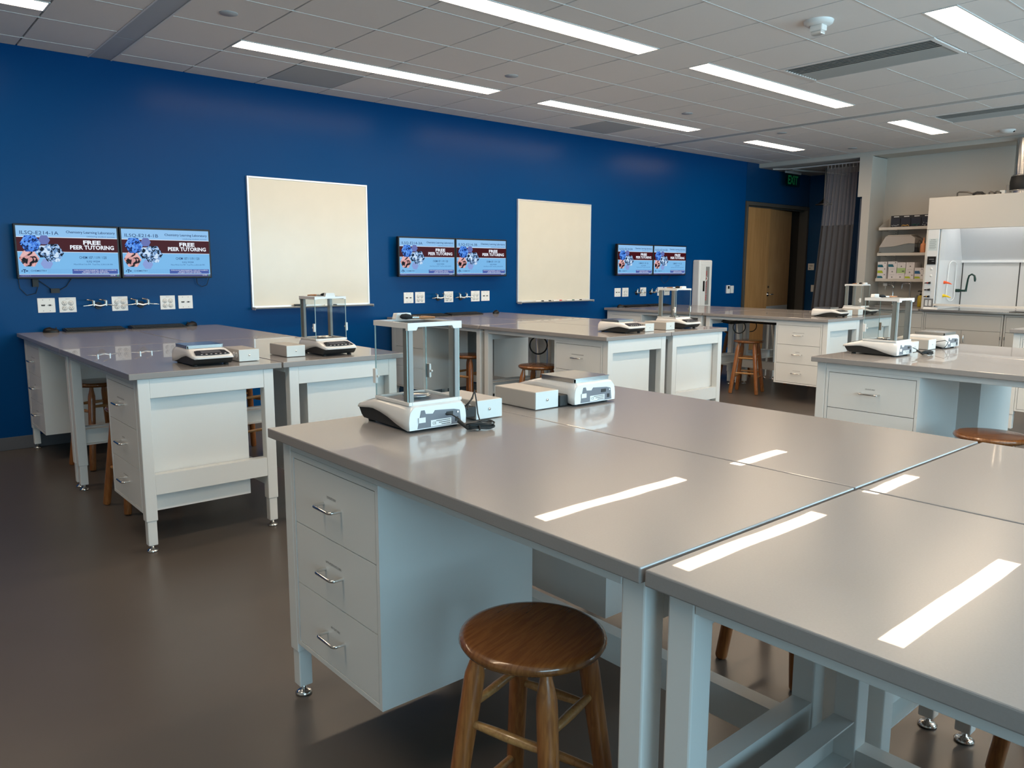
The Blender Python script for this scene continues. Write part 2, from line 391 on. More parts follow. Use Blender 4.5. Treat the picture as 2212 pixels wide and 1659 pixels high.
for i, (a, c, d, e) in enumerate(GREY):
    o = MB().box(a + .006, c - .006, e + .006, d - .006, ZC - .001, ZC + .012, 'ceil_grey').build('return_grille', bevel=.002)
    tag(o, ['dark grey perforated ceiling tile above the larger left whiteboard', 'dark grey perforated ceiling tile above the far wall screens'][i], 'ceiling tile', 'dark grey return air tiles')
for i, (x, y) in enumerate([(2.07, -1.77), (4.51, -1.72), (6.95, -1.71), (8.77, -1.73), (10.56, -1.72)]):
    o = MB().lathe([(0, -.004), (.055, -.004), (.058, 0), (.058, .001)], 'ceil_dark', 32, (0, 0, 0)).build('sprinkler_cover')
    o.location = (x, y, ZC - .001)
    tag(o, 'round grey flat sprinkler cover in the ceiling, ' + ['leftmost of five', 'second from the left', 'middle one of five', 'second from the right, behind the short light', 'farthest, next to the right soffit'][i], 'sprinkler cover', 'round ceiling sprinkler covers')
t = thing('strobe_alarm', 'white round ceiling fire alarm strobe with clear lens', 'alarm', (5.07, -4.18, ZC))
MB().lathe([(0, -.03), (.07, -.03), (.09, -.018), (.095, 0)], 'plastic_white', 32).build('base', t)
MB().box(-.035, .035, -.045, .045, -.065, -.028, 'plastic_white').build('housing', t, bevel=.008)
MB().box(-.028, .028, -.038, .038, -.088, -.064, 'alu').build('lens', t, bevel=.008)
t = thing('smoke_detector', 'small white smoke detector on the ceiling above the fume hood', 'smoke detector', (10.55, -3.58, ZC))
MB().lathe([(0, -.035), (.05, -.035), (.07, -.022), (.085, 0)], 'plastic_white', 32).build('body', t)
MB().box(-.012, .012, -.075, -.055, -.03, -.015, 'black').build('sensor', t, bevel=.003)

# ------------------------------------------------------------------ tables
def leg_bm():
    b = MB(); b.box(-.0275, .0275, -.0275, .0275, .16, .869, 'steel_paint'); b.box(-.0225, .0225, -.0225, .0225, .035, .17, 'steel_paint'); return b
def make_table(label, stretcher=True):
    t = thing('lab_table', label, 'table', group='adjustable lab tables')
    X, Y = .38, .76
    MB().box(-X, X, -Y, Y, .87, .90, 'top').build('tabletop', t, bevel=.003)
    lx, ly = X - .04 - .0275, Y - .02 - .0275
    for sx in (-1, 1):
        for sy in (-1, 1):
            l = leg_bm().build('leg', t, bevel=.004); l.location = (sx * lx, sy * ly, 0)
            gd = MB().lathe([(0, 0), (.026, 0), (.028, .006), (.02, .014), (.008, .018), (.008, .045)], 'chrome', 20).build('levelling_foot', l)
    for sy in (-1, 1):
        yo = sy * (ly + .0275); 
        MB().box(-lx + .0275, lx - .0275, yo - sy * .018, yo - sy * .002, .772, .869, 'steel_paint').build('end_apron', t, bevel=.002)
        b = MB(); b.box(-lx + .0275, lx - .0275, yo - sy * .006, yo - sy * .002, .29, .39, 'steel_paint')
        b.box(-lx + .0275, lx - .0275, yo - sy * .05, yo - sy * .006, .386, .39, 'steel_paint'); b.box(-lx + .0275, lx - .0275, yo - sy * .05, yo - sy * .006, .29, .294, 'steel_paint')
        b.build('end_stretcher', t)
    MB().box(-lx - .0275, -lx - .0275 + .016, -ly + .0275, ly - .0275, .835, .869, 'steel_paint').build('side_rail', t, bevel=.002)
    MB().box(lx + .0115, lx + .0275, -ly + .0275, ly - .0275, .835, .869, 'steel_paint').build('side_rail', t, bevel=.002)
    if not stretcher: return t
    b = MB(); b.box(lx - .020, lx - .016, -ly + .0275, ly - .0275, .230, .320, 'steel_paint')
    b.box(lx - .016, lx + .027, -ly + .0275, ly - .0275, .316, .320, 'steel_paint'); b.box(lx - .016, lx + .027, -ly + .0275, ly - .0275, .230, .234, 'steel_paint')
    b.box(lx + .023, lx + .027, -ly + .0275, ly - .0275, .304, .316, 'steel_paint')
    b.build('long_stretcher', t)
    return t
HANDLE_Y = 0.052
def make_cabinet(texts, label):
    """faces -x; origin under its middle on the floor"""
    t = thing('drawer_cabinet', label, 'drawer cabinet', group='three drawer cabinets hung under the tables')
    D, Wd = .275, .26; z0, z1 = .195, .835
    b = MB(); fx = -D
    b.box(-D, D, -Wd, -Wd + .015, z0, z1, 'steel_paint'); b.box(-D, D, Wd - .015, Wd, z0, z1, 'steel_paint')
    b.box(-D, D, -Wd + .015, Wd - .015, z0, z0 + .015, 'steel_paint'); b.box(-D, D, -Wd + .015, Wd - .015, z1 - .018, z1, 'steel_paint')
    b.box(D - .012, D, -Wd + .015, Wd - .015, z0 + .015, z1 - .018, 'steel_paint')
    b.box(-D + .022, D - .012, -Wd + .015, Wd - .015, z0 + .015, z1 - .018, 'gap')
    b.box(-D + .03, D - .02, -Wd + .03, Wd - .03, z1, .869, 'steel_paint')
    b.build('body', t)
    hs = [(.613, .814), (.4135, .6095), (.213, .410)]
    for (a, c), tx in zip(hs, texts):
        b = MB(); b.box(-D + .001, -D + .02, -Wd + .018, Wd - .018, a, c, 'steel_paint')
        zc = (a + c) / 2
        if tx: b.fit(tx[0], (-D - .0002, 0, zc + .022), (0, -1, 0), (0, 0, 1), tx[1], .007, 'ink', 'c')
        dr = b.build('drawer', t)
        h = HANDLE_Y; pts = [(-D + .001, h, zc)] + [(-D - .022 - .013 * math.sin(q), h - .013 * (1 - math.cos(q)), zc) for q in [PI / 2 * k / 4 for k in range(5)]]
        pts += [(x, -y, z) for x, y, z in pts[::-1]]
        MB().tube(pts, .0048, 'chrome', 10).build('handle', dr)
    return t
TX_A = [('STIR PLATE ONLY', .055), ('HOT PLATE/STIR PLATE COMBO', .095), ('HOT PLATE ONLY', .055)]
TX_B = [('SUPPLIES FOR LAB USE AND WASTE', .13), ('GLASSWARE', .045), ('HOT PLATE STIR PLATE', .085)]
ISL = {  # island: x0, north y, column width
    'left': (1.0, -0.01, .7645, -3.055), 'middle': (4.27, -0.03, .7645, -3.09), 'far': (7.55, -0.03, .7645, -3.09),
    'front': (.985, -4.665, .7625, -7.715), 'right': (4.265, -4.70, .7645, -7.75), 'edge': (7.58, -4.70, .7645, -7.75)}
desc = {'left': 'left wall island', 'middle': 'middle wall island', 'far': 'far wall island', 'front': 'foreground island',
        'right': 'right-hand island', 'edge': 'rightmost island'}
tproto = {}; cprotoA = cprotoB = None
for nm, (x0, yn, cw, ys) in ISL.items():
    for col in (0, 1):
        for row in (0, 1):
            if nm == 'edge' and (row == 1): continue
            ym = (yn + ys) / 2
            cy = yn - .76 if row == 0 else ys + .76
            cx = x0 + .38 if col == 0 else x0 + 2 * cw - .38
            side = 'left' if col == 0 else 'right'
            if nm in ('left', 'middle', 'far'): end = ('touching the blue wall', 'away from the wall')[row]
            elif nm == 'front': end = ('holding the balances', 'nearest the camera')[row]
            elif nm == 'right': end = ('holding the balances', 'towards the windows')[row]
            else: end = 'by the hood'
            lab = 'grey-topped lab table, %s column of %s, %s' % (side, desc[nm], end)
            rz = 0 if col == 0 else PI
            if col not in tproto:
                tproto[col] = q = make_table(lab, col == 0); q.location = (cx, cy, 0); q.rotation_euler = (0, 0, rz)
            else: dup(tproto[col], (cx, cy, 0), rz, lab)
            ccy = yn - .338 if row == 0 else ys + .338
            ccx = x0 + .04 + .275 if col == 0 else x0 + 2 * cw - .04 - .275
            cl = 'drawer cabinet, %s column of %s, under the table %s' % (side, desc[nm], end)
            A = nm in ('front', 'right')
            key = 'A' if A else 'B'
            pr = cprotoA if A else cprotoB
            if pr is None:
                pr = make_cabinet(TX_A if A else TX_B, cl); pr.location = (ccx, ccy, 0); pr.rotation_euler = (0, 0, rz)
                if A: cprotoA = pr
                else: cprotoB = pr
            else: dup(pr, (ccx, ccy, 0), rz, cl)

# ------------------------------------------------------------------ stools
def make_stool(label, loc, rz):
    t = thing('wooden_stool', label, 'stool', loc, rz, 'round wooden lab stools')
    H = .605; R = .165
    prof = [(0, H - .030), (R - .02, H - .030), (R - .006, H - .024), (R, H - .014), (R - .003, H - .005), (R - .012, H - .0005), (R - .02, H), (0, H)]
    MB().lathe(prof, 'oak_seat_shaded', 48).build('seat', t)
    tp, bt = .086, .147; L = []
    for sx in (-1, 1):
        for sy in (-1, 1):
            a = Vector((sx * tp, sy * tp, H - .031)); c = Vector((sx * bt, sy * bt, .004)); L.append((a, c))
            q = [(0, .0125), (.03, .014), (.10, .0225), (.14, .0235), (.5, .0225), (.985, .0215), (1.0, .018)]
            MB().tube([a.lerp(c, s_) for s_, _ in q], [w_ for _, w_ in q], 'oak', 16).build('leg', t)
    for (i, j, z) in ((0, 1, .235), (2, 3, .235), (0, 2, .19), (1, 3, .19), (0, 1, .405), (2, 3, .405), (0, 2, .44), (1, 3, .44)):
        s_ = (H - .031 - z) / (H - .035); p, q = L[i][0].lerp(L[i][1], s_), L[j][0].lerp(L[j][1], s_)
        d = (q - p).normalized()
        MB().tube([p + d * .014, p.lerp(q, .3), p.lerp(q, .5), p.lerp(q, .7), q - d * .014], [.0085, .0105, .0115, .0105, .0085], 'oak_light', 12).build('rung', t)
    return t
st = make_stool('round wooden stool in the foreground below the near table seam', (1.10, -5.79, 0), math.radians(16))
for x, y, a, lab in [
    (1.30, -6.80, 10, 'wooden stool at the bottom right corner, only its seat edge visible'),
    (2.46, -5.62, 0, 'wooden stool behind the foreground island, two leg ends seen below the near tabletop'),
    (2.49, -6.50, 0, 'wooden stool at lower right, legs and rung seen beyond the chrome table feet'),
    (4.23, -5.68, 20, 'glossy wooden stool under the right-hand island, seat cut by the right picture edge'),
    (1.26, -2.14, 8, 'wooden stool half hidden behind the left island balance-end drawer cabinet'),
    (1.33, -0.93, 14, 'wooden stool under the left island between the wall cabinet and the middle legs'),
    (2.27, -1.25, 12, 'wooden stool on the right side of the left island, one leg seen through its frame'),
    (4.43, -1.22, 12, 'wooden stool under the middle island seen through the gap beside the glass balance case'),
    (4.38, -2.22, 20, 'wooden stool under the middle island just left of its drawer cabinet'),
    (7.80, -2.03, 19, 'wooden stool standing free in front of the far island under the hanging cable loops'),
    (8.86, -1.17, 10, 'dark wooden stool behind the far island against the blue wall'),
    (8.88, -2.10, 10, 'wooden stool behind the far island drawer cabinet, only leg ends below it')]:
    dup(st, (x, y, 0), math.radians(a), lab)

# ------------------------------------------------------------------ balances
SH = [(-.165, .041), (-.164, .046), (-.152, .052), (-.075, .074), (-.055, .080), (-.04, .082), (.163, .082), (.167, .070), (.168, .012), (.155, .008),
      (.12, .012), (.06, .030), (.01, .045), (-.04, .051), (-.09, .050), (-.13, .044)]
SK = [(-.150, .041), (-.135, .020), (-.12, .010), (.157, .006), (.160, .050), (.02, .060), (-.05, .060), (-.12, .050)]
def base_parts(t, lcd=True):
    st_ = [(-.166, .049, .042, .084, .082), (-.160, .053, .040, .098, .093), (-.130, .062, .044, .105, .098), (-.075, .077, .050, .106, .097), (-.050, .083, .051, .106, .096),
           (-.01, .085, .046, .106, .096), (.04, .085, .036, .107, .097), (.09, .085, .021, .108, .098), (.13, .085, .012, .109, .098), (.158, .084, .008, .110, .098), (.166, .079, .009, .107, .094)]
    v = []; NR = 14
    for y, zt_, zb_, wb, wt in st_:
        h = zt_ - zb_
        half = [(wb, zb_), (wb + .001, zb_ + .35 * h), (wb - .001, zb_ + .62 * h), (wb - .3 * (wb - wt) - .001, zb_ + .80 * h), (wt, zb_ + .92 * h), (wt - .006, zt_ - .0008), (wt - .018, zt_)]
        v += [(-x, y, z) for x, z in half] + [(x, y, z) for x, z in half[::-1]]
    fs = [(i * NR + j, i * NR + (j + 1) % NR, (i + 1) * NR + (j + 1) % NR, (i + 1) * NR + j) for i in range(len(st_) - 1) for j in range(NR)]
    b = MB(); b.add(v, fs, 'shell', True); b.add(v[:NR], [tuple(range(NR))], 'shell'); b.add(v[-NR:], [tuple(range(NR))[::-1]], 'shell'); b.build('housing', t)
    MB().prism(SK, 'x', -.0995, .0995, 'rubber').build('base', t, bevel=.003)
    for x in (-.08, .08):
        for y in (-.10, .135):
            MB().lathe([(0, 0), (.012, 0), (.013, .006), (.006, .008), (.006, .014)], 'rubber', 16, (x, y, 0)).build('foot', t)
    # slanted display
    def P(x, s_, h=0.0007): # along the slope, s from 0 front to 1
        y = -.150 + .070 * s_; z = .0570 + .0200 * s_; return (x, y - h * .27, z + h * .96)
    b = MB(); n = 10
    out = [(-.088, .08), (-.05, .01), (0, -.02), (.05, .01), (.088, .08), (.078, .85), (.06, .97), (-.06, .97), (-.078, .85)]
    v = [P(x, s_, .0015) for x, s_ in out]; b.add(v, [tuple(range(len(v)))], 'panel_black')
    v = [P(x, s_, .0022) for x, s_ in ((-.05, .38), (.05, .38), (.05, .85), (-.05, .85))]; b.add(v, [(0, 1, 2, 3)], 'lcd')
    for k in range(6):
        x = -.06 + .024 * k; v = [P(x + dx, s_, .0022) for dx, s_ in ((0, .14), (.010, .14), (.010, .22), (0, .22))]; b.add(v, [(0, 1, 2, 3)], 'plastic_white')
    b.build('display', t)
    # rear connector panel
    b = MB(); y = .1655
    b.prism([(-.088, .012), (-.082, .055), (-.06, .060), (.012, .064), (.02, .054), (.048, .056), (.052, .068), (.064, .068), (.078, .012)], 'y', y, y + .002, 'deck_grey')
    b.box(-.048, .030, y + .002, y + .003, .014, .034, 'plastic_white')
    for k in range(3):
        b.box(-.044, -.01 + .01 * k, y + .003, y + .0034, .017 + .006 * k, .019 + .006 * k, 'ink')
    b.text('CE', (.024, y + .0034, .020), (-1, 0, 0), (0, 0, 1), .012, 'ink')
    b.box(-.055, -.030, y + .002, y + .0035, .042, .054, 'gap'); b.box(-.075, -.064, y + .002, y + .0035, .02, .034, 'gap')
    b.box(.050, .075, y + .002, y + .004, .030, .046, 'plastic_white')
    b.cyl((-.072, y + .002, .050), (-.072, y + .006, .050), .003, None, 'chrome', 8)
    b.build('connector_panel', t)
def make_balance(label, loc, rz):
    t = thing('analytical_balance', label, 'balance', loc, rz, 'glass-cased analytical balances')
    base_parts(t)
    y0, y1, X = -.045, .155, .10; zt = .320
    b = MB(); b.box(-X + .012, X - .012, y0 + .010, y1 - .014, .083, .0865, 'deck_grey')
    b.build('weighing_floor', t)
    b = MB()
    for q in ((-X, -X + .012, y0, y1), (X - .012, X, y0, y1), (-X + .012, X - .012, y0, y0 + .010), (-X + .012, X - .012, y1 - .014, y1)): b.box(q[0], q[1], q[2], q[3], .083, .094, 'shell')
    b.build('floor_rim', t, bevel=.002)
    MB().lathe([(0, .083), (.012, .083), (.012, .091), (.040, .092), (.045, .094), (.045, .0985), (.043, .0985), (.041, .096), (0, .096)], 'steel', 40, (0, .045, 0)).build('weighing_pan', t)
    for sx in (-1, 1):
        b = MB(); b.box(sx * (X - .006), sx * (X - .022), y1 - .040, y1 - .006, .09, zt, 'post_grey')
        b.build('column', t, bevel=.002)
        b = MB(); b.box(sx * (X - .0045), sx * (X - .0015), y0 + .006, y1 - .012, .093, zt, 'glass')
        b.box(sx * (X - .005), sx * (X - .001), y0 + .004, y0 + .006, .093, zt, 'glass_edge'); b.box(sx * (X - .005), sx * (X - .001), y1 - .012, y1 - .010, .093, zt, 'glass_edge')
        d = b.build('side_door', t)
        b = MB(); b.box(sx * (X - .001), sx * (X + .008), y0 + .002, y0 + .020, .135, .182, 'plastic_white')
        b.cyl((sx * X, y0 + .028, .158), (sx * (X + .006), y0 + .028, .158), .004, None, 'plastic_white', 12)
        b.build('handle', d, bevel=.002)
    MB().box(-X + .008, X - .008, y0 + .003, y0 + .006, .092, zt, 'glass').build('front_pane', t)
    b = MB(); b.box(-X + .022, X - .022, y1 - .014, y1 - .011, .092, zt, 'glass'); b.build('rear_pane', t)
    b = MB()   # lid
    for sx in (-1, 1): b.box(sx * X, sx * (X - .016), y0, y1 - .012, zt, zt + .016, 'shell')
    b.box(-X + .016, X - .016, y0, y0 + .018, zt + .004, zt + .016, 'shell')
    b.prism([(-X - .0005, zt - .006), (-X - .0005, zt + .0165), (X + .0005, zt + .0165), (X + .0005, zt - .006), (X - .030, zt - .006), (X - .036, zt + .004), (-X + .036, zt + .004), (-X + .030, zt - .006)], 'y', y1 - .012, y1 + .0005, 'shell')
    lid = b.build('lid', t)
    MB().box(-X + .016, X - .016, y0 + .018, y1 - .012, zt + .007, zt + .011, 'glass').build('lid_pane', lid)
    MB().prism([(-.032, zt + .016), (-.026, zt + .036), (.026, zt + .036), (.032, zt + .016)], 'y', y0 + .002, y0 + .024, 'plastic_white').build('lid_handle', lid, bevel=.003)
    return t
def make_scale(label, loc, rz):
    t = thing('top_loading_balance', label, 'balance', loc, rz, 'top-loading balances with square pans')
    base_parts(t)
    b = MB(); y0, y1 = -.035, .150; X = .093; z = .086
    b.box(-X, X, y0, y1, z + .012, z + .015, 'steel')
    for q in ((-X, -X + .002, y0 + .006, y1 - .006), (X - .002, X, y0 + .006, y1 - .006), (-X + .006, X - .006, y0, y0 + .002), (-X + .006, X - .006, y1 - .002, y1)): b.box(q[0], q[1], q[2], q[3], z - .001, z + .012, 'steel')
    b.box(-.03, .03, .02, .09, .081, z + .012, 'gap')
    b.build('weighing_pan', t)
    return t
Z = .90
bal = make_balance('glass-cased balance on the foreground table seen from behind with its black power cord', (1.385, -4.865, Z), PI)
dup(bal, (2.160, -2.815, Z), 0, 'glass-cased balance on the left island in front of the large left whiteboard')
dup(bal, (5.455, -2.835, Z), 0, 'glass-cased balance on the middle island, left of the white extinguisher cabinet')
bal_r = dup(bal, (4.700, -4.880, Z), PI, 'glass-cased balance on the right island in front of the sink')
dup(bal, (8.800, -2.820, Z), 0, 'glass-cased balance on the far island in front of the dark curtain')
scl = make_scale('top-loading balance with steel pan on the foreground island, seen from behind', (2.105, -4.855, Z), PI)
dup(scl, (1.425, -2.840, Z), 0, 'top-loading balance at the front edge of the left island, pan reflecting blue')
dup(scl, (4.715, -2.850, Z), 0, 'top-loading balance at the corner of the middle island')
dup(scl, (8.045, -2.860, Z), 0, 'top-loading balance at the corner of the far island')
dup(scl, (5.425, -4.870, Z), PI, 'top-loading balance on the right island, in front of the hood base cabinets')

# power boxes
def make_box(label, loc, rz, sgn=-1):
    t = thing('power_box', label, 'power box', loc, rz, 'beige metal power boxes beside the balances')
    X, Y, H = .056, .113, .066
    b = MB(); b.box(-X, X, -Y, Y, .002, H, 'box_beige'); b.build('body', t, bevel=.004)
    MB().box(-X + .0005, X - .0005, -Y - .002, -Y, .003, H - .001, 'box_end').build('end_plate', t, bevel=.001)
    MB().box(-X + .0005, X - .0005, Y, Y + .002, .003, H - .001, 'box_end').build('end_plate', t, bevel=.001)
    o = (.0, -Y - .002, .034)
    kl = MB().lathe([(0, .003), (.0045, .003), (.0045, 0)], 'chrome', 16).build('key_lock', t); kl.rotation_euler = (PI / 2, 0, 0); kl.location = o
    for k in (-1, 1):
        b = MB(); b.lathe([(0, .0015), (.014, .0015), (.015, 0)], 'plastic_white', 24)
        for dx, dy in ((-.005, .004), (.005, .004), (0, -.006)): b.box(dx - .0012, dx + .0012, dy - .003, dy + .003, .0015, .0019, 'ink')
        oo = b.build('outlet', t); oo.rotation_euler = (PI / 2, 0, sgn * PI / 2); oo.location = (sgn * X, -Y + .05 + .017 * k, .036)
    return t
pb = make_box('beige power box beside the foreground glass-cased balance', (1.620, -4.878, Z), 0)
pb2 = make_box('beige power box beside the foreground top-loading balance', (1.895, -4.868, Z), 0, 1)
dup(pb, (1.645, -2.790, Z), 0, 'beige power box with twin sockets beside the left island top-loading balance')
dup(pb2, (1.935, -2.745, Z), 0, 'beige power box left of the left island glass-cased balance')
dup(pb, (4.935, -2.830, Z), 0, 'small beige power box touching the middle island top-loading balance')
dup(pb2, (5.195, -2.835, Z), 0, 'beige power box left of the middle island glass-cased balance')
dup(pb, (8.290, -2.830, Z), 0, 'power box right of the far island top-loading balance')
dup(pb2, (8.560, -2.820, Z), 0, 'power box left of the far island glass-cased balance')
dup(pb, (4.960, -4.878, Z), 0, 'beige power box right beside the right island glass-cased balance')
dup(pb2, (5.215, -4.880, Z), 0, 'beige power box left of the right island top-loading balance')

# brushes on the glass cases
def make_brush(label, loc, rz, s=1.0):
    t = thing('dust_brush', label, 'brush', loc, rz, 'black balance brushes lying on the glass cases')
    b = MB(); b.tube([(-.030, 0, .009), (-.024, 0, .010), (-.010, 0, .010), (0, 0, .009), (.012, 0, .006)], [.003, .008, .0095, .008, .0045], 'bristle', 14).build('bristles', t)
    MB().tube([(.009, 0, .006), (.032, 0, .006)], [.0055, .0045], 'chrome', 12).build('ferrule', t)
    MB().tube([(.030, 0, .006), (.042, 0, .006), (.065, 0, .006), (.085, 0, .005)], [.004, .0055, .004, .0035], 'brush_wood', 12).build('handle', t)
    return t
ZB = Z + .320 + .0165
br = make_brush('black-bristled brush with wooden handle on the foreground glass balance case', (1.385, -4.875, ZB), math.radians(-20))
dup(br, (2.150, -2.78, ZB), math.radians(150), 'black brush on the left island glass balance case')
dup(br, (5.45, -2.80, ZB), math.radians(150), 'black brush on the middle island glass balance case')
dup(br, (4.68, -4.91, ZB), math.radians(-32), 'black-bristled brush with wooden handle on the right island glass balance case')
dup(br, (8.79, -2.79, ZB), math.radians(150), 'black brush on the far island glass balance case')

# adapter cables coiled behind the two glass cases
def cord_mesh():
    random.seed(7); b = MB()
    for k in range(7):
        pts = []; a0 = random.uniform(-.3, .3); ln = random.uniform(.040, .052); wd = random.uniform(.006, .016); zz = .006 + .003 * k
        for q in range(17):
            th = 2 * PI * q / 16; x = ln * math.cos(th); y = wd * math.sin(th)
            pts.append((x * math.cos(a0) - y * math.sin(a0) + .01, x * math.sin(a0) + y * math.cos(a0), zz + .003 * math.sin(2 * th)))
        b.tube(pts, .0019, 'rubber', 6, False)
    b.tube([(-.004, -.02, .006), (0, -.01, .014), (.002, .01, .016), (.004, .022, .006)], .003, 'rubber', 6)
    b.tube([(-.075, .075, .047), (-.060, .058, .046), (-.048, .036, .036), (-.040, .018, .022), (-.03, .005, .010)], .0022, 'rubber', 8)
    b.cyl((-.052, .030, .030), (-.034, -.002, .009), .0065, .0055, 'rubber', 12)
    return b
c_ = cord_mesh().build('power_cord', bal); c_.location = (-.090, .250, 0); c_.rotation_euler = (0, 0, PI - .14)
c2 = c_.copy(); C.objects.link(c2); c2.parent = bal_r; c2.location = (-.15, .225, 0)
b = MB(); b.box(1.515, 1.562, -4.99, -4.945, Z + .016, Z + .048, 'rubber')
b.tube([(1.54, -4.965, Z + .048), (1.555, -4.985, Z + .075), (1.552, -5.00, Z + .105), (1.54, -5.005, Z + .085), (1.51, -5.02, Z + .063), (1.50, -5.03, Z + .05)], .0022, 'rubber', 8)
b.tube([(1.552, -5.0, Z + .105), (1.556, -5.005, Z + .07), (1.55, -5.02, Z + .03), (1.53, -5.06, Z + .006), (1.50, -5.09, Z + .004)], .0022, 'rubber', 8)
tag(b.build('power_adapter', bevel=.003), 'black plug adapter in the power box side beside the foreground glass-cased balance', 'power adapter', 'black plug adapters')
b = MB(); b.box(1.953, 1.993, -4.99, -4.93, Z + .003, Z + .045, 'rubber')
tag(b.build('power_adapter', bevel=.004), 'black plug adapter between the power box and the foreground top-loading balance', 'power adapter', 'black plug adapters')
b = MB(); b.tube([(5.272, -4.96, Z + .03), (5.280, -5.0, Z + .048), (5.295, -5.04, Z + .058), (5.315, -5.05, Z + .045), (5.300, -5.045, Z + .02), (5.285, -5.03, Z + .004)], .0022, 'rubber', 8)
tag(b.build('loose_cable'), 'thin black cable loop between the power box and balance on the right island', 'cable')

# ------------------------------------------------------------------ wall screens
def make_screen(x0, code, label):
    Wd, H = .722, .410; zt = 1.722; yf = -.105
    t = thing('wall_screen', label, 'screen', (x0 + Wd / 2, 0, zt - H / 2), 0, 'paired wall screens')
    b = MB(); b.box(-Wd / 2, Wd / 2, yf + .004, yf + .045, -H / 2, H / 2, 'black')
    b.build('casing', t, bevel=.004)
    bz = .014; sw, sh = Wd - 2 * bz, H - 2 * bz
    def Q(uu, vv, k=0): return (-sw / 2 + uu * sw, yf + .0035 - .0002 * k, sh / 2 - vv * sh)
    s = MB()
    def rect(u0, u1, v0, v1, key, k=0): s.add([Q(u0, v1, k), Q(u1, v1, k), Q(u1, v0, k), Q(u0, v0, k)], [(0, 1, 2, 3)], key)
    rect(0, 1, 0, .22, 's_head'); rect(0, 1, .22, .50, 's_maroon'); rect(0, 1, .50, .955, 's_sky'); rect(0, 1, .955, 1, 's_task')
    rect(0, 1, .212, .222, 's_white', 1); rect(0, 1, .50, .508, 's_white', 1); rect(0, 1, .948, .955, 's_white', 1)
    def hexa(uc, vc, R, key, k):
        c = Q(uc, vc, k); v = [(c[0] + R * math.cos(PI / 3 * j), c[1], c[2] + R * math.sin(PI / 3 * j)) for j in range(6)]
        s.add(v, [tuple(range(6))[::-1]], key)
    hexa(.250, .500, .052, 's_ph2', 2); hexa(.335, .525, .077, 's_ph2', 3); hexa(.128, .345, .070, 's_ph1', 4)
    hexa(.262, .270, .039, 's_hexa', 3); hexa(.106, .640, .068, 's_ph3', 3); hexa(.270, .740, .042, 's_hexb', 2)
    U, V = (1, 0, 0), (0, 0, 1)
    s.fit('ILSQ-E214-' + code, Q(.035, .165, 5), U, V, .37 * sw, .026, 's_navy', 'l')
    s.fit('Chemistry Learning Laboratory', Q(.98, .125, 5), U, V, .50 * sw, .0185, 's_navy', 'r', .012)
    s.fit('catalyzing student success', Q(.975, .195, 5), U, V, .29 * sw, .011, 's_text', 'r')
    s.fit('FREE', Q(.735, .345, 5), U, V, .18 * sw, .030, 's_white', 'c', .035)
    s.fit('PEER TUTORING', Q(.735, .445, 5), U, V, .45 * sw, .030, 's_white', 'c', .03)
    s.fit('CHEM 107 / 119 / 120', Q(.735, .635, 5), U, V, .28 * sw, .020, 's_navy', 'c', .004)
    s.fit('ILSQ W204', Q(.735, .705, 5), U, V, .135 * sw, .013, 's_text', 'c', .01)
    s.fit('Mon/Wed 3-6 PM  Tue/Thu 2:30-5:30 PM', Q(.735, .762, 5), U, V, .40 * sw, .011, 's_text', 'c')
    s.fit('T', Q(.052, .915, 6), U, V, .020, .024, 's_navy', 'c', .04); s.fit('A', Q(.030, .900, 5), U, V, .013, .013, 's_navy', 'c', .03); s.fit('M', Q(.074, .900, 5), U, V, .013, .013, 's_navy', 'c', .004)
    rect(.094, .096, .86, .93, 's_dot', 3)
    s.fit('CHEMISTRY', Q(.11, .895, 5), U, V, .155 * sw, .012, 's_navy', 'l', .004)
    for i in range(20):
        for j in range(7): rect(.275 + .0118 * i, .279 + .0118 * i, .845 + .0145 * j, .850 + .0145 * j, 's_dot', 2)
    rect(.515, .985, .845, .940, 's_bar', 3)
    s.fit('WORK FACULTY MADE PROBLEM SETS   STUDY WITH CLASSMATES', Q(.75, .875, 5), U, V, .44 * sw, .0065, 's_white', 'c', .01)
    s.fit('PRACTICE TYPICAL TEST QUESTIONS', Q(.75, .903, 5), U, V, .25 * sw, .0065, 's_white', 'c', .01)
    s.fit('SUPPLEMENT YOUR NEXT TEST EFFORTS', Q(.75, .931, 5), U, V, .28 * sw, .0065, 's_white', 'c', .01)
    s.fit('ILSQ-E214-' + code, Q(.02, .986, 5), U, V, .09 * sw, .007, 's_hexb', 'l'); s.fit('2:51 PM', Q(.955, .986, 5), U, V, .05 * sw, .008, 's_white', 'r')
    rect(.975, .992, .962, .992, 'exit_green', 3)
    s.build('display_image', t)
    MB().box(-.12, .12, yf + .045, 0.0, -.10, .10, 'black').build('wall_mount', t, bevel=.003)
    return t
for x0, c0, nm in ((1.024, '1A', 'left screen of the large left pair on the blue wall, headed 1A'), (1.752, '1B', 'right screen of the large left pair, headed 1B'),
                   (4.378, '3A', 'left screen of the middle pair, headed 3A'), (5.104, '3B', 'right screen of the middle pair beside the smaller whiteboard, headed 3B'),
                   (7.705, '5A', 'left screen of the far pair, headed 5A'), (8.432, '5B', 'right screen of the far pair, headed 5B, nearest the extinguisher cabinet')):
    make_screen(x0, c0, nm)
b = MB()
b.tube([(1.045, -.04, 1.50), (1.035, -.03, 1.38), (1.045, -.02, 1.24), (1.09, -.015, 1.185), (1.15, -.015, 1.20), (1.17, -.02, 1.26), (1.15, -.02, 1.30)], .0028, 'rubber', 6)
b.box(1.13, 1.17, -.04, -.005, 1.25, 1.31, 'rubber')
b.tube([(1.17, -.02, 1.30), (1.22, -.02, 1.26), (1.26, -.02, 1.225)], .003, 'rubber', 6); b.box(1.25, 1.31, -.035, -.008, 1.20, 1.235, 'rubber')
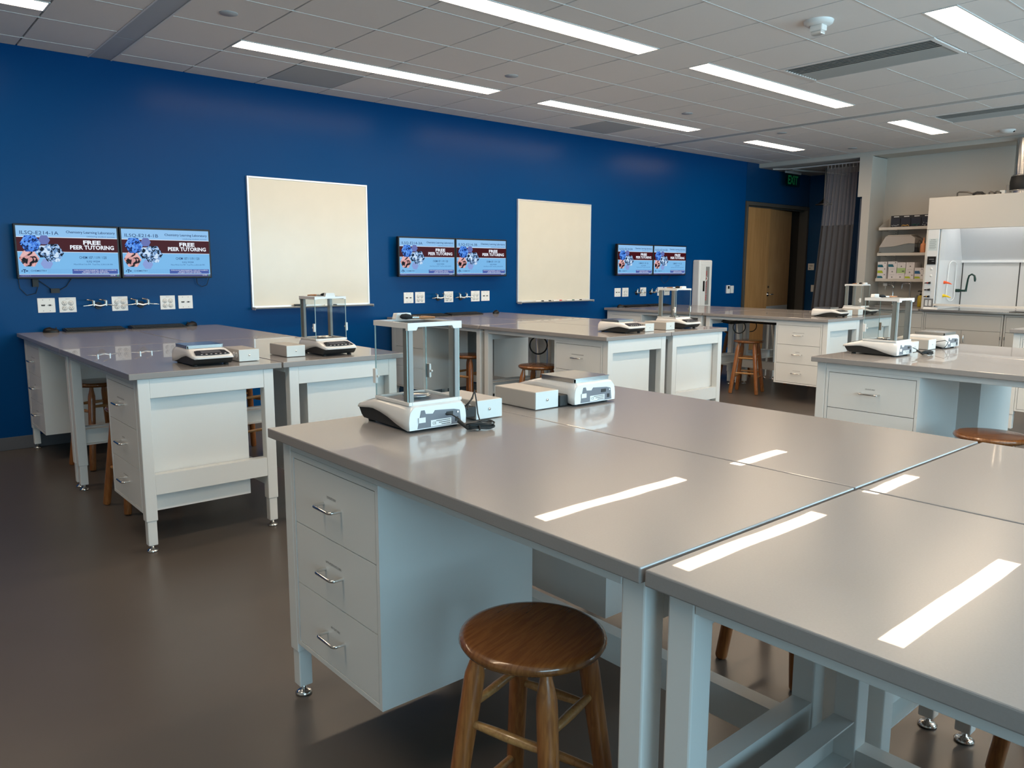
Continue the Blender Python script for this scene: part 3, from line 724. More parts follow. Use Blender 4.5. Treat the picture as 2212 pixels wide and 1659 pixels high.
b.tube([(1.31, -.02, 1.22), (1.36, -.02, 1.25), (1.40, -.02, 1.31)], .003, 'rubber', 6)
tag(b.build('screen_cables'), 'black cables and adapters hanging below the left large wall screen', 'cable')
b = MB(); b.tube([(2.36, -.04, 1.32), (2.37, -.03, 1.26), (2.41, -.03, 1.235), (2.45, -.03, 1.25), (2.475, -.03, 1.32), (2.485, -.04, 1.40)], .0025, 'rubber', 6)
tag(b.build('screen_cable'), 'thin black cable loop below the right large wall screen', 'cable')
b = MB(); b.tube([(8.70, -.04, 1.31), (8.71, -.03, 1.24), (8.77, -.03, 1.20), (8.85, -.03, 1.24), (8.90, -.03, 1.31)], .0025, 'rubber', 6)
tag(b.build('screen_cable'), 'thin black cable loop below the far pair of screens', 'cable')

# ------------------------------------------------------------------ whiteboards
def make_board(x0, x1, z0, z1, label):
    t = thing('whiteboard', label, 'whiteboard', ((x0 + x1) / 2, 0, z0)); Wd = (x1 - x0) / 2; H = z1 - z0; y = -.028
    MB().box(-Wd + .012, Wd - .012, y + .004, -.001, .02, H - .012, 'whiteboard').build('writing_surface', t)
    b = MB()
    b.box(-Wd, -Wd + .016, y, -.001, 0, H, 'alu'); b.box(Wd - .016, Wd, y, -.001, 0, H, 'alu')
    b.box(-Wd + .016, Wd - .016, y, -.001, H - .016, H, 'alu'); b.box(-Wd + .016, Wd - .016, y, -.001, 0.0, .024, 'alu')
    b.build('frame', t, bevel=.002)
    b = MB(); b.prism([(y, -.002), (y - .065, -.002), (y - .075, .010), (y - .071, .012), (y - .062, .003), (y, .003)], 'x', -Wd, Wd, 'alu')
    b.build('marker_tray', t)
    for sx in (-1, 1): MB().box(sx * Wd, sx * (Wd + .004), y - .076, y + .002, -.012, .014, 'ceil_dark').build('tray_end_cap', t, bevel=.002)
    return t
make_board(2.853, 4.074, 1.03, 2.213, 'large whiteboard on the blue wall right of the big left screens')
make_board(6.061, 7.282, 1.0, 2.198, 'smaller-looking whiteboard between the middle and far screens')
o = MB().box(-.055, .055, -.02, .02, 0, .028, 'black').build('board_eraser', bevel=.004); o.location = (3.30, -.062, 1.033)
tag(o, 'black felt eraser on the tray of the large whiteboard', 'eraser')
def marker(x, z, key, lab, y=-.06, L=.065):
    t = thing('marker', lab, 'marker', (x, y, z + .0095), 0, 'markers on the whiteboard trays')
    MB().cyl((-L, 0, 0), (L * .35, 0, 0), .0085, None, 'plastic_white', 12).build('barrel', t)
    MB().cyl((L * .35, 0, 0), (L, 0, 0), .0092, None, key, 12).build('cap', t)
marker(3.62, 1.033, 'black', 'white marker on the large whiteboard tray seen through the glass case')
marker(6.38, 1.003, 'black', 'leftmost black-capped marker on the smaller whiteboard tray')
marker(6.50, 1.003, 'black', 'second black-capped marker on the smaller whiteboard tray')
marker(6.68, 1.003, 'red', 'red-capped marker on the smaller whiteboard tray', L=.07)
marker(6.90, 1.003, 'bin_green', 'green-capped marker on the smaller whiteboard tray')
marker(7.03, 1.003, 'black', 'rightmost black-capped marker on the smaller whiteboard tray')

# ------------------------------------------------------------------ wall plates and gas taps
def quad_outlet(label, loc):
    t = thing('outlet_plate', label, 'power outlet', loc, 0, 'four-socket outlet plates')
    b = MB(); b.box(-.060, .060, -.007, 0, -.0585, .0585, 'plastic_white')
    b.fit('208-41', (0, -.0072, .043), (1, 0, 0), (0, 0, 1), .03, .006, 'ink_grey', 'c')
    b.build('plate', t, bevel=.002)
    for sx in (-1, 1):
        for sz in (-1, 1):
            b = MB(); b.lathe([(0, .0025), (.016, .0025), (.017, 0)], 'plastic_white', 24)
            for dx, dy in ((-.006, .005), (.006, .005), (0, -.007)): b.box(dx - .0016, dx + .0016, dy - .004, dy + .004, .0025, .003, 'ink')
            b.lathe([(.0175, 0), (.0190, 0), (.0190, .0004), (.0175, .0004)], 'ink_grey', 24)
            q = b.build('socket', t); q.rotation_euler = (PI / 2, 0, 0); q.location = (sx * .023, -.007, sz * .020 - .006)
    return t
def data_plate(label, loc):
    t = thing('data_plate', label, 'data plate', loc, 0, 'data connector plates')
    b = MB(); b.box(-.060, .060, -.007, 0, -.0565, .0565, 'plastic_white')
    for sx in (-1, 1):
        for sz in (-1, 1): b.cyl((sx * .023, -.0065, sz * .042), (sx * .023, -.0085, sz * .042), .003, None, 'ink_grey', 8)
    b.build('plate', t, bevel=.002)
    MB().prism([(-.038, .006), (-.008, .006), (-.012, -.005), (-.034, -.005)], 'y', -.009, -.007, 'ink').build('video_port', t)
    b = MB(); b.box(.014, .032, -.009, -.007, -.005, .006, 'ink'); b.cyl((.008, -.007, 0), (.008, -.010, 0), .0025, None, 'ink_grey', 8); b.cyl((.038, -.007, 0), (.038, -.010, 0), .0025, None, 'ink_grey', 8)
    b.build('round_port', t)
    return t
def gas_tap(label, loc):
    t = thing('gas_tap', label, 'gas tap', loc, 0, 'chrome twin gas taps')
    b = MB(); b.cyl((0, 0, -.012), (0, -.008, -.012), .030, .028, 'black', 24); b.cyl((0, -.008, -.012), (0, -.055, -.012), .012, .012, 'chrome', 16)
    b.tube([(-.045, -.055, 0), (-.03, -.055, -.006), (0, -.055, -.012), (.03, -.055, -.006), (.045, -.055, 0)], [.010, .011, .014, .011, .010], 'chrome', 12)
    b.build('body', t)
    for sx in (-1, 1):
        q = MB(); q.cyl((sx * .045, -.055, -.012), (sx * .045, -.055, .030), .011, .012, 'chrome', 16); q.build('valve', t)
        MB().tube([(sx * .045, -.055, .028), (sx * .045 - .012, -.07, .034), (sx * .045 - .055, -.11, .040), (sx * .045 - .062, -.115, .041)], [.006, .007, .007, .004], 'chrome', 10).build('lever', t)
        MB().tube([(sx * .045, -.055, -.002), (sx * .075, -.060, -.006), (sx * .088, -.065, -.007), (sx * .092, -.066, -.007), (sx * .125, -.075, -.010)], [.007, .006, .0075, .0055, .0028], 'chrome', 10).build('hose_nozzle', t)
    return t
dz = 1.105
plates = [((1.216, 1.363, 1.744, 2.121, 2.269), (1.584, 1.906), 'left pair of screens'),
          ((4.555, 4.699, 5.076, 5.446, 5.591), (4.936, 5.243), 'middle pair of screens'),
          ((7.834, 7.987, 8.352, 8.722, 8.866), (8.22, 8.52), 'far pair of screens')]
qo = dp = gt = None
for i, (xs_, gx, where) in enumerate(plates):
    zz = dz if i == 0 else 1.091
    for j, x in enumerate(xs_):
        if j in (0, 4):
            lab = 'white data plate at the %s end of the plates below the %s' % ('left' if j == 0 else 'right', where)
            if dp is None: dp = data_plate(lab, (x, 0, zz))
            else: dup(dp, (x, 0, zz), 0, lab)
        else:
            lab = 'white four-socket outlet plate, %s of three below the %s' % (('left', 'middle', 'right')[j - 1], where)
            if qo is None: qo = quad_outlet(lab, (x, 0, zz))
            else: dup(qo, (x, 0, zz), 0, lab)
    for j, x in enumerate(gx):
        lab = 'chrome twin gas tap %s of the middle outlet plate below the %s' % (('left', 'right')[j], where)
        if gt is None: gt = gas_tap(lab, (x, 0, zz))
        else: dup(gt, (x, 0, zz), 0, lab)

# ------------------------------------------------------------------ keyboards and mice
def make_keyboard(label, loc, rz):
    t = thing('keyboard', label, 'keyboard', loc, rz, 'black keyboards along the wall')
    MB().prism([(-.070, 0), (-.070, .010), (.070, .022), (.070, 0)], 'x', -.215, .215, 'black').build('body', t, bevel=.003)
    b = MB()
    for rw in range(6):
        for k in range(21):
            x = -.203 + k * .0195; y = -.058 + rw * .020; z = .0115 + (y + .07) * .0857
            b.box(x, x + .0165, y, y + .0165, z, z + .0045, 'rubber')
    b.build('keys', t)
    return t
def make_mouse(label, loc, rz):
    t = thing('computer_mouse', label, 'mouse', loc, rz, 'black computer mice')
    n = 24; v = []; prof = [(1.0, 0.0), (1.0, .008), (.95, .018), (.8, .027), (.5, .034), (.2, .037), (0.001, .037)]
    b = MB(); vs_ = []
    for s_, z in prof:
        for j in range(n):
            a = 2 * PI * j / n; vs_.append((s_ * .031 * math.cos(a), s_ * .056 * math.sin(a) * (1.0), z * (1 + .12 * math.sin(a))))
    fs = [(i * n + j, i * n + (j + 1) % n, (i + 1) * n + (j + 1) % n, (i + 1) * n + j) for i in range(len(prof) - 1) for j in range(n)]
    b.add(vs_, fs, 'black', True); b.build('body', t)
    MB().cyl((-.003, -.035, .0325), (.003, -.035, .0325), .006, None, 'rubber', 12).build('scroll_wheel', t)
    return t
kb = make_keyboard('black keyboard at the wall under the left large screen', (1.52, -.10, Z), math.radians(0))
dup(kb, (2.00, -.10, Z), math.radians(-2), 'black keyboard at the wall under the right large screen')
dup(kb, (4.68, -.19, Z), 0, 'black keyboard on the middle island partly behind the foreground glass case')
dup(kb, (5.16, -.17, Z), math.radians(1), 'black keyboard on the middle island next to the mouse')
dup(kb, (8.05, -.11, Z), 0, 'black keyboard on the far island next to the mouse')
dup(kb, (8.52, -.11, Z), 0, 'black keyboard on the far island behind the glass-cased balance')
ms = make_mouse('black mouse at the left end of the left island', (1.215, -.105, Z), 1.3)
dup(ms, (2.285, -.07, Z), -1.2, 'black mouse right of the keyboards on the left island')
dup(ms, (5.57, -.22, Z), -1.1, 'black mouse right of the keyboards on the middle island')
dup(ms, (7.765, -.13, Z), 1.3, 'black mouse left of the keyboards on the far island')

# ------------------------------------------------------------------ cables under tables
def loop(cx, cy, cz, R, n=24, a0=0, a1=2 * PI): return [(cx + R * math.sin(a0 + (a1 - a0) * k / n) * .75, cy + R * math.sin(a0 + (a1 - a0) * k / n) * -.65, cz + R * math.cos(a0 + (a1 - a0) * k / n)) for k in range(n + 1)]
b = MB(); b.tube([(4.62, -1.80, .85), (4.66, -1.88, .81)] + loop(4.68, -1.90, .725, .078), .0065, 'rubber', 8)
b.tube([(4.70, -1.92, .80), (4.75, -2.1, .83), (4.80, -2.4, .84)], .006, 'rubber', 8)
tag(b.build('hanging_cable'), 'thick black cable loop hanging under the middle island tabletop', 'cable')
b = MB(); b.tube(loop(7.80, -1.90, .742, .070), .006, 'rubber', 8); b.tube(loop(8.04, -1.90, .745, .065, 20, -.7, 3.3), .0055, 'rubber', 8)
for dz, dx in ((0, 0), (.012, .02), (-.012, .03)):
    b.tube([(7.86 + dx, -1.55, .80 + dz), (7.9 + dx, -1.7, .778 + dz), (7.95 + dx, -1.9, .80 + dz), (8.04 + dx, -2.2, .790 + dz), (8.05 + dx, -2.42, .815 + dz)], .006, 'rubber', 8)
tag(b.build('hanging_cable'), 'two black cable loops hanging under the far island above the free stool', 'cable')

# ------------------------------------------------------------------ extinguisher cabinet, controls, exit sign
t = thing('extinguisher_cabinet', 'tall white wall cabinet with a dark window strip and red vertical lettering', 'fire extinguisher cabinet', (9.60, 0, .72))
b = MB(); b.box(-.155, .155, -.125, 0, 0, .81, 'plastic_white'); b.build('body', t, bevel=.018)
b = MB(); b.box(-.118, .128, -.130, -.1255, .125, .755, 'plastic_white'); d = b.build('door', t, bevel=.002)
b = MB(); b.box(-.008, .078, -.1315, -.130, .165, .715, 'post_grey'); 
b.fit('FIRE EXTINGUISHER', (.022, -.1318, .23), (0, 0, 1), (-1, 0, 0), .43, .024, 'red', 'l', .02)
b.build('window', d)
b = MB(); b.box(-.068, -.030, -.133, -.129, .36, .51, 'black'); b.build('recess', d)
MB().tube([(-.012, -.131, .50), (-.006, -.145, .52), (.010, -.145, .535), (.012, -.145, .56), (-.008, -.133, .57)], .005, 'plastic_white', 8).build('handle', d)
t = thing('thermostat', 'white wall controller with a small dark display left of the wooden door', 'thermostat', (10.34, 0, 1.095))
MB().box(-.042, .042, -.022, 0, -.062, .062, 'plastic_white').build('body', t, bevel=.004); MB().box(-.022, .022, -.0235, -.0222, .008, .050, 'black').build('display', t)
t = thing('light_switch', 'white switch plate immediately right of the wall controller', 'light switch', (10.455, 0, 1.092))
MB().box(-.040, .040, -.010, 0, -.057, .057, 'plastic_white').build('plate', t, bevel=.003)
for k in range(4): MB().box(-.018, .018, -.013, -.010, .028 - .024 * k, .044 - .024 * k, 'hood_white').build('button', t, bevel=.001)
t = thing('room_sign', 'small white square room sign on the blue wall right of the door', 'sign', (12.62, -.10, 1.445))
b = MB(); b.box(-.006, 0, -.055, .055, -.055, .055, 'plastic_white')
for k in range(2): b.box(-.0065, -.006, -.03, .03, .022 - .014 * k, .028 - .014 * k, 'ink_grey')
b.box(-.0065, -.006, .005, .035, -.032, -.018, 'ink_grey'); b.build('plate', t, bevel=.001)
t = thing('light_switch', 'white switch plate low on the blue wall beside the curtain', 'light switch', (12.62, -.155, 1.08)); MB().box(-.008, 0, -.035, .035, -.057, .057, 'plastic_white').build('plate', t, bevel=.002)
MB().box(-.012, -.008, -.012, .012, -.03, .03, 'hood_white').build('rocker', t)
t = thing('exit_sign', 'green glass exit sign hanging from the ceiling above the door', 'exit sign', (11.78, -.16, 2.957))
t.rotation_euler = (0, 0, math.radians(0))
MB().box(-.12, .12, -.03, .03, -.012, 0, 'alu').build('canopy', t, bevel=.002)
MB().box(-.23, .23, -.012, .012, -.045, -.012, 'alu').build('rail', t, bevel=.003)
b = MB(); b.prism([(-.215, -.045), (-.22, -.20), (-.19, -.245), (.19, -.245), (.215, -.22), (.215, -.045)], 'y', -.004, .004, 'exit_glass')
b.fit('EXIT', (0, -.0045, -.205), (1, 0, 0), (0, 0, 1), .30, .13, 'exit_green', 'c', .03)
b.build('panel', t)

# ------------------------------------------------------------------ door
b = MB(); y0, y1 = -.012, .14
b.box(10.745, 10.80, y0, y1, 0, 2.44, 'door_frame'); b.box(12.565, 12.62, y0, y1, 0, 2.44, 'door_frame'); b.box(10.80, 12.565, y0, y1, 2.385, 2.44, 'door_frame')
b.box(10.80, 12.565, .06, .10, 2.365, 2.385, 'door_frame')
struct(b.build('trim_4', bevel=.002))
b = MB(); b.box(10.803, 11.488, .025, .07, .012, 2.36, 'door_wood')
d1 = struct(b.build('door_1', bevel=.002))
o = bpy.data.objects.new('door_2', None); C.objects.link(o); o.location = (11.492, .03, 0); o.rotation_euler = (0, 0, math.radians(9)); struct(o)
MB().box(0, .90, 0, .045, .80, 2.36, 'door_wood').build('door_leaf', o, bevel=.002)
MB().box(0, .90, 0, .045, .012, .80, 'alu').build('kick_panel', o, bevel=.002)
b = MB(); b.cyl((.035, -.002, .995), (.035, -.008, .995), .035, .030, 'chrome', 24); b.cyl((.035, -.008, .995), (.035, -.055, .995), .010, .010, 'chrome', 12)
b.tube([(.035, -.05, .995), (.06, -.055, .997), (.13, -.055, .997)], [.011, .010, .009], 'chrome', 10); b.build('lever_handle', o)
MB().cyl((.035, -.002, 1.115), (.035, -.012, 1.115), .017, .016, 'dark_steel', 20).build('lock_cylinder', o)
b = MB(); b.box(10.7, 12.7, .95, 1.0, 0, 2.5, 'corridor'); b.box(12.62, 12.7, .14, .95, 0, 2.5, 'corridor'); b.box(10.7, 10.745, .14, .95, 0, 2.5, 'corridor'); b.box(10.7, 12.7, .12, 1.0, 2.44, 2.5, 'corridor'); b.box(10.7, 12.7, 0, 1.0, -.05, 0, 'floor')
struct(b.build('wall_corridor'))

# ------------------------------------------------------------------ shower curtain, shower, steel panel
t = thing('shower_curtain', 'tall curtain, see-through net above and dark grey cloth below, beside the white partition', 'curtain', (11.32, 0, 0))
def wavy(z0, z1, key, name, ya, yb_, yc, yd, nz=12, amp=.035, nf=6.0):
    b = MB(); n = 120; v = []
    for i in range(nz + 1):
        s_ = i / nz; z = z1 + (z0 - z1) * s_; L = ya + (yc - ya) * s_; R_ = yb_ + (yd - yb_) * s_
        for j in range(n + 1):
            q = j / n; a = amp * (.6 + .4 * s_)
            v.append((a * math.sin(q * 2 * PI * nf + .8 * math.sin(5 * q)) + .008 * math.sin(q * 31), L + (R_ - L) * (q + .012 * math.sin(q * 2 * PI * nf + 1.2)), z))
    fs = [(i * (n + 1) + j, i * (n + 1) + j + 1, (i + 1) * (n + 1) + j + 1, (i + 1) * (n + 1) + j) for i in range(nz) for j in range(n)]
    b.add(v, fs, key, True); return b.build(name, t)
wavy(2.045, 2.885, 'net', 'net_panel', -.97, -1.45, -.925, -1.435, amp=.022, nf=9)
wavy(.12, 2.05, 'curtain_dark', 'cloth_panel', -.925, -1.435, -.80, -1.39, amp=.038, nf=6)
for k in range(9):
    yy = -.985 - .055 * k; MB().tube([(0, yy, 2.93), (.006, yy, 2.90), (0, yy, 2.87)], .0025, 'plastic_white', 6).build('hook', t)
b = MB(); b.tube([(11.20, -.15, 2.94)] + [(11.32, -.35, 2.935), (11.32, -1.0, 2.935), (11.32, -1.66, 2.935)], .012, 'alu', 8)
b.tube([(11.35, -.40, 2.925), (11.62, -.42, 2.925), (12.0, -.55, 2.925), (12.62, -.60, 2.925)], .012, 'alu', 8)
tag(b.build('curtain_track'), 'pale metal curtain track under the lowered ceiling', 'curtain track')
t = thing('emergency_shower', 'dark metal emergency shower head hanging from a ceiling pipe left of the curtain', 'emergency shower', (11.8, -.70, 0))
MB().cyl((0, 0, 2.957), (0, 0, 2.49), .014, None, 'dark_steel', 12).build('pipe', t)
MB().lathe([(.016, 2.50), (.022, 2.485), (.03, 2.47), (.05, 2.45), (.09, 2.42), (.125, 2.405), (.125, 2.395), (.0, 2.40)], 'dark_steel', 32).build('head', t)
tag(MB().box(11.12, 11.75, -1.695, -1.60, 0, 2.40, 'grey_panel').build('steel_locker', bevel=.004), 'tall narrow blue-grey steel locker edge between curtain and white partition', 'locker')

# ------------------------------------------------------------------ base cabinets along the right wall
XF = 10.62
def base_cab(y0, y1, label, drawer=True):
    """y0 nearer the blue wall"""
    Wd = (y0 - y1) / 2
    t = thing('base_cabinet', label, 'cabinet', (XF, (y0 + y1) / 2, 0), 0, 'beige base cabinets by the fume hood')
    b = MB(); b.box(.02, .86, -Wd, Wd, .10, .868, 'cab_beige'); b.box(.08, .86, -Wd, Wd, 0, .10, 'base'); b.box(.016, .02, -Wd + .012, Wd - .012, .115, .855, 'gap'); b.build('body', t)
    e = .022
    b = MB(); b.box(0, .016, -Wd + e, Wd - e, .655, .838, 'cab_beige'); b.build('false_front', t, bevel=.002)
    for s_ in (-1, 1):
        a, c = (.0015, Wd - e) if s_ > 0 else (-Wd + e, -.0015)
        d = MB().box(0, .016, a, c, .118, .652, 'cab_beige').build('door', t, bevel=.002)
        hy = .035 * s_
        MB().tube([(0, hy, .60), (-.022, hy, .598), (-.028, hy, .590), (-.028, hy, .51), (-.022, hy, .502), (0, hy, .50)], .005, 'chrome', 8).build('handle', d)
        MB().cyl((-.002, s_ * (Wd - e + .004), .60), (-.002, s_ * (Wd - e + .004), .56), .005, None, 'dark_steel', 8).build('hinge', d)
    b = MB()
    b.box(0, .02, -Wd, -Wd + e - .003, .10, .868, 'cab_beige'); b.box(0, .02, Wd - e + .003, Wd, .10, .868, 'cab_beige'); b.box(0, .02, -Wd + e - .003, Wd - e + .003, .842, .868, 'cab_beige')
    b.build('face_frame', t)
base_cab(-1.79, -2.785, 'beige base cabinet under the sink counter')
base_cab(-2.79, -3.70, 'beige base cabinet under the left half of the fume hood')
base_cab(-3.71, -4.69, 'beige base cabinet under the right half of the fume hood')
t = thing('sink_counter', 'grey counter with a sink left of the fume hood', 'counter', (0, 0, 0))
b = MB(); b.box(10.59, 11.49, -2.72, -2.60, .87, .90, 'top'); b.box(10.59, 11.49, -1.88, -1.79, .87, .90, 'top'); b.box(10.59, 10.72, -2.60, -1.88, .87, .90, 'top'); b.box(11.20, 11.49, -2.60, -1.88, .87, .90, 'top')
b.build('worktop', t, bevel=.003)
b = MB(); b.box(10.72, 11.20, -2.60, -1.88, .872, .874, 'deck_grey'); b.build('basin', t)
MB().box(11.47, 11.49, -2.72, -1.79, .90, 1.0, 'top').build('backsplash', t, bevel=.002)
def arc(c, R, a0, a1, n, ax='y', s=1):
    return [(c[0], c[1] + s * R * math.cos(a0 + (a1 - a0) * k / n), c[2] + R * math.sin(a0 + (a1 - a0) * k / n)) for k in range(n + 1)]
t = thing('eyewash_tap', 'thin chrome gooseneck with white spray heads, left of the faucet', 'tap', (11.33, -2.065, .90))
MB().tube([(0, 0, 0), (0, 0, .25)] + arc((0, .04, .25), .04, PI, PI / 2, 6, s=1) + [(0, .10, .292)], .008, 'chrome', 10).build('spout', t)
MB().lathe([(0, -.02), (.025, -.02), (.03, 0), (.025, .02), (0, .02)], 'plastic_white', 20, (0, .12, .29)).build('spray_head', t)
MB().cyl((0, .11, .28), (0, .11, .22), .012, .009, 'chrome', 12).build('nozzle', t)
MB().lathe([(0, 0), (.028, 0), (.026, .01), (.01, .02)], 'chrome', 20).build('base', t)
t = thing('gooseneck_faucet', 'tall chrome gooseneck faucet with a lever over the sink', 'faucet', (11.25, -2.33, .90))
MB().tube([(0, 0, 0), (0, 0, .33), (0, 0, .345)], [.012, .010, .014], 'chrome', 12).build('column', t)
MB().tube([(0, 0, .30), (0, .03, .315), (0, .08, .315), (0, .11, .30), (0, .115, .27), (0, .115, .24)], .008, 'chrome', 10).build('spout', t)
MB().tube([(0, 0, .06), (0, -.06, .06), (0, -.08, .075), (-.02, -.11, .15)], [.016, .014, .010, .012], 'chrome', 10).build('lever', t)
MB().lathe([(0, 0), (.03, 0), (.028, .012), (.012, .02)], 'chrome', 20).build('base', t)
t = thing('soap_bottle', 'yellow soap bottle with black pump beside the fume hood', 'soap bottle', (11.10, -2.535, .90))
MB().lathe([(0, 0), (.035, 0), (.038, .01), (.038, .13), (.03, .15), (.014, .158)], 'bottle_yellow', 24).build('bottle', t)
b = MB(); b.cyl((0, 0, .158), (0, 0, .18), .015, None, 'black', 16); b.cyl((0, 0, .18), (0, 0, .215), .005, None, 'black', 8); b.tube([(0, -.012, .215), (0, .03, .215), (0, .04, .208)], .007, 'black', 8); b.build('pump', t)

# shelves
XS = 11.20
for i, z in enumerate((1.985, 1.632, 1.275)):
    t = thing('wall_shelf', 'narrow beige metal wall shelf, %s of the three left of the fume hood' % ('top', 'middle', 'bottom')[i], 'shelf', (0, 0, z), 0, 'beige wall shelves')
    MB().box(XS, 11.49, -2.74, -1.86, -.004, 0, 'hood_cream').build('board', t); MB().box(XS - .002, XS + .002, -2.74, -1.86, -.038, 0.0, 'hood_cream').build('lip', t)
    MB().prism([(XS + .005, -.03), (XS + .005, .0), (11.47, .13), (11.49, .13), (11.49, -.05), (11.44, -.05)], 'y', -1.862, -1.858, 'hood_cream').build('bracket', t)
b = MB(); b.box(11.475, 11.4995, -1.995, -1.965, 1.15, 2.10, 'hood_cream')
for k in range(30): b.box(11.474, 11.4752, -1.984, -1.976, 1.18 + .03 * k, 1.193 + .03 * k, 'gap')
tag(b.build('shelf_standard'), 'slotted vertical shelf rail on the alcove wall', 'shelf rail')
# tip-out bins
t = thing('tip_out_bins', 'black cabinet of four small clear-fronted tip-out bins on the top shelf', 'storage bins', (11.24, -2.275, 1.986))
b = MB(); b.box(0, .12, -.275, .275, 0, .155, 'bin_dark'); b.build('case', t, bevel=.003)
for k, (key, hh) in enumerate((('bin_grey', .035), ('amber', .03), ('bin_green', .035), ('bin_grey', .06))):
    y = .205 - .137 * k
    d = MB().box(-.012, 0, y - .063, y + .063, .004, .118, 'bin_face').build('bin', t, bevel=.002)
    MB().box(-.002, 0, y - .04, y + .03, .134, .145, 'plastic_white').build('label_strip', t)
    c = MB(); random.seed(k)
    for q in range(9):
        yy = y - .045 + .011 * q; c.lathe([(0, 0), (.006, .001), (.007, .007), (0, .012)], key, 8, (-.018, yy, .006 + random.uniform(0, hh - .015)))
    c.build('contents', d)
# laminator-like machine
t = thing('bench_machine', 'grey and dark bench machine with a hinged lid on the middle shelf', 'lab machine', (11.32, -2.21, 1.633))
b = MB(); b.prism([(.335, .012), (.28, 0), (-.10, 0), (-.145, .012), (-.145, .120), (-.06, .125), (.14, .085), (.335, .075)], 'x', -.10, .14, 'mach_grey'); b.build('base', t, bevel=.008)
b = MB(); b.prism([(.340, .077), (.14, .087), (-.06, .127), (-.145, .122), (-.145, .195), (-.10, .228), (.245, .228), (.26, .215)], 'x', -.105, .14, 'mach_lid'); b.build('lid', t, bevel=.01)
b = MB(); b.box(-.09, .12, -.09, .235, .229, .244, 'mach_lid'); b.build('lid_top', t, bevel=.006)
b = MB(); b.box(-.10, -.05, -.185, -.15, .01, .07, 'black'); b.tube([(-.06, -.17, .05), (-.06, -.17, .13), (-.06, -.185, .165), (-.06, -.205, .155), (-.05, -.215, .10)], .004, 'rubber', 6); b.build('power_plug', t)
t = thing('squeeze_bottle', 'orange squeeze bottle at the right end of the middle shelf', 'bottle', (11.25, -2.455, 1.633))
MB().lathe([(0, 0), (.034, 0), (.036, .006), (.036, .10), (.03, .118), (.014, .125), (.014, .14)], 'peach', 24, ).build('bottle', t)
MB().tube([(0, 0, .138), (0, -.004, .17), (0, -.004, .20)], [.014, .010, .006], 'peach', 12).build('spout', t)
# glove cartons
def carton(y, z, w_, h_, sty, lab):
    t = thing('glove_carton', lab, 'carton', (11.235, y, z), 0, 'small cartons stacked on the bottom shelf')
    b = MB(); b.box(0, .20, -w_ / 2, w_ / 2, 0, h_, 'carton_pale' if sty == 'pale' else 'carton')
    if sty in ('teal', 'carton_blue', 'carton_lime'):
        b.prism([(w_ / 2 - .003, .006), (w_ / 2 - .003, h_ * .52), (-.005, h_ * .52), (-w_ * .18, .006)], 'x', -.0006, 0, sty)
        b.cyl((0, -w_ * .32, h_ * .78), (-.0008, -w_ * .32, h_ * .78), .009, None, 'ink_grey', 12)
    elif sty == 'pale': b.box(-.0006, 0, -w_ * .40, -w_ * .12, h_ * .3, h_ * .45, 'ink')
    else:
        b.cyl((0, 0, h_ * .3), (-.0008, 0, h_ * .3), .010, None, 'ink_grey', 12); b.box(-.0006, 0, -w_ * .32, w_ * .3, h_ * .72, h_ * .75, 'ink_grey')
    b.build('carton', t, bevel=.001)
def cr(row, col): return '%s carton' % row
Zs = 1.2755
ct = [(-1.925, 0, .125, .070, 'teal', 'white carton with teal panel, bottom of the left stack'), (-1.925, .070, .125, .082, 'carton_lime', 'white carton with lime green panel, second in the left stack'),
      (-1.925, .152, .125, .082, 'teal', 'white carton with teal panel, top of the left stack'),
      (-2.072, 0, .112, .072, 'plain', 'plain white carton at the bottom of the second stack'), (-2.072, .072, .112, .085, 'plain', 'plain white carton in the middle of the second stack'),
      (-2.070, .157, .125, .082, 'teal', 'white carton with dark teal panel and dark seal on top of the second stack'),
      (-2.185, 0, .112, .078, 'plain', 'plain white carton at the bottom of the third stack'), (-2.190, .078, .112, .070, 'pale', 'pale green carton in the middle of the third stack'),
      (-2.192, .148, .112, .078, 'plain', 'plain white carton on top of the third stack'),
      (-2.305, 0, .118, .064, 'carton_lime', 'carton with lime panel and red seal at the bottom of the fourth stack'), (-2.308, .064, .110, .084, 'plain', 'white carton with dark seal in the middle of the fourth stack'),
      (-2.312, .148, .110, .078, 'plain', 'plain white carton on top of the fourth stack'),
      (-2.435, 0, .118, .064, 'carton_lime', 'carton with lime panel at the right end of the bottom shelf'), (-2.432, .064, .118, .088, 'carton_blue', 'carton with blue panel on top of the right-end stack')]
for y, z, w_, h_, sty, lab in ct: carton(y, Zs + z, w_, h_, sty, lab)

# ------------------------------------------------------------------ fume hood
t = thing('fume_hood', 'large beige fume hood with a lit white interior along the right wall', 'fume hood', (0, 0, 0))
Y0, Y1 = -2.745, -4.66; X0, X1 = 10.60, 11.46
b = MB(); b.box(X0, X0 + .03, Y1, Y0, 1.905, 2.30, 'hood_cream'); b.box(X0 + .03, X1, Y0 - .03, Y0, 1.905, 2.28, 'hood_cream'); b.box(X0 + .03, X1, Y1, Y1 + .03, 1.905, 2.28, 'hood_cream'); b.box(X0 + .03, X1, Y1 + .03, Y0 - .03, 2.22, 2.24, 'hood_cream')
b.build('upper_front', t, bevel=.006)
b = MB(); b.box(X0 + .005, X1, Y0 - .02, Y0, .902, 1.905, 'hood_cream'); b.box(X0 + .005, X0 + .03, Y0 - .155, Y0 - .02, .902, 1.905, 'hood_white'); b.build('left_post', t, bevel=.003)
b = MB(); b.box(X0 + .005, X1, Y1, Y1 + .16, .902, 1.905, 'hood_white'); b.build('right_post', t, bevel=.003)
b = MB(); b.box(X0 + .03, X1 - .02, Y0 - .175, Y0 - .16, .902, 2.2, 'hood_liner'); b.box(X1 - .10, X1 - .08, Y1 + .16, Y0 - .16, .90, 1.50, 'hood_liner')
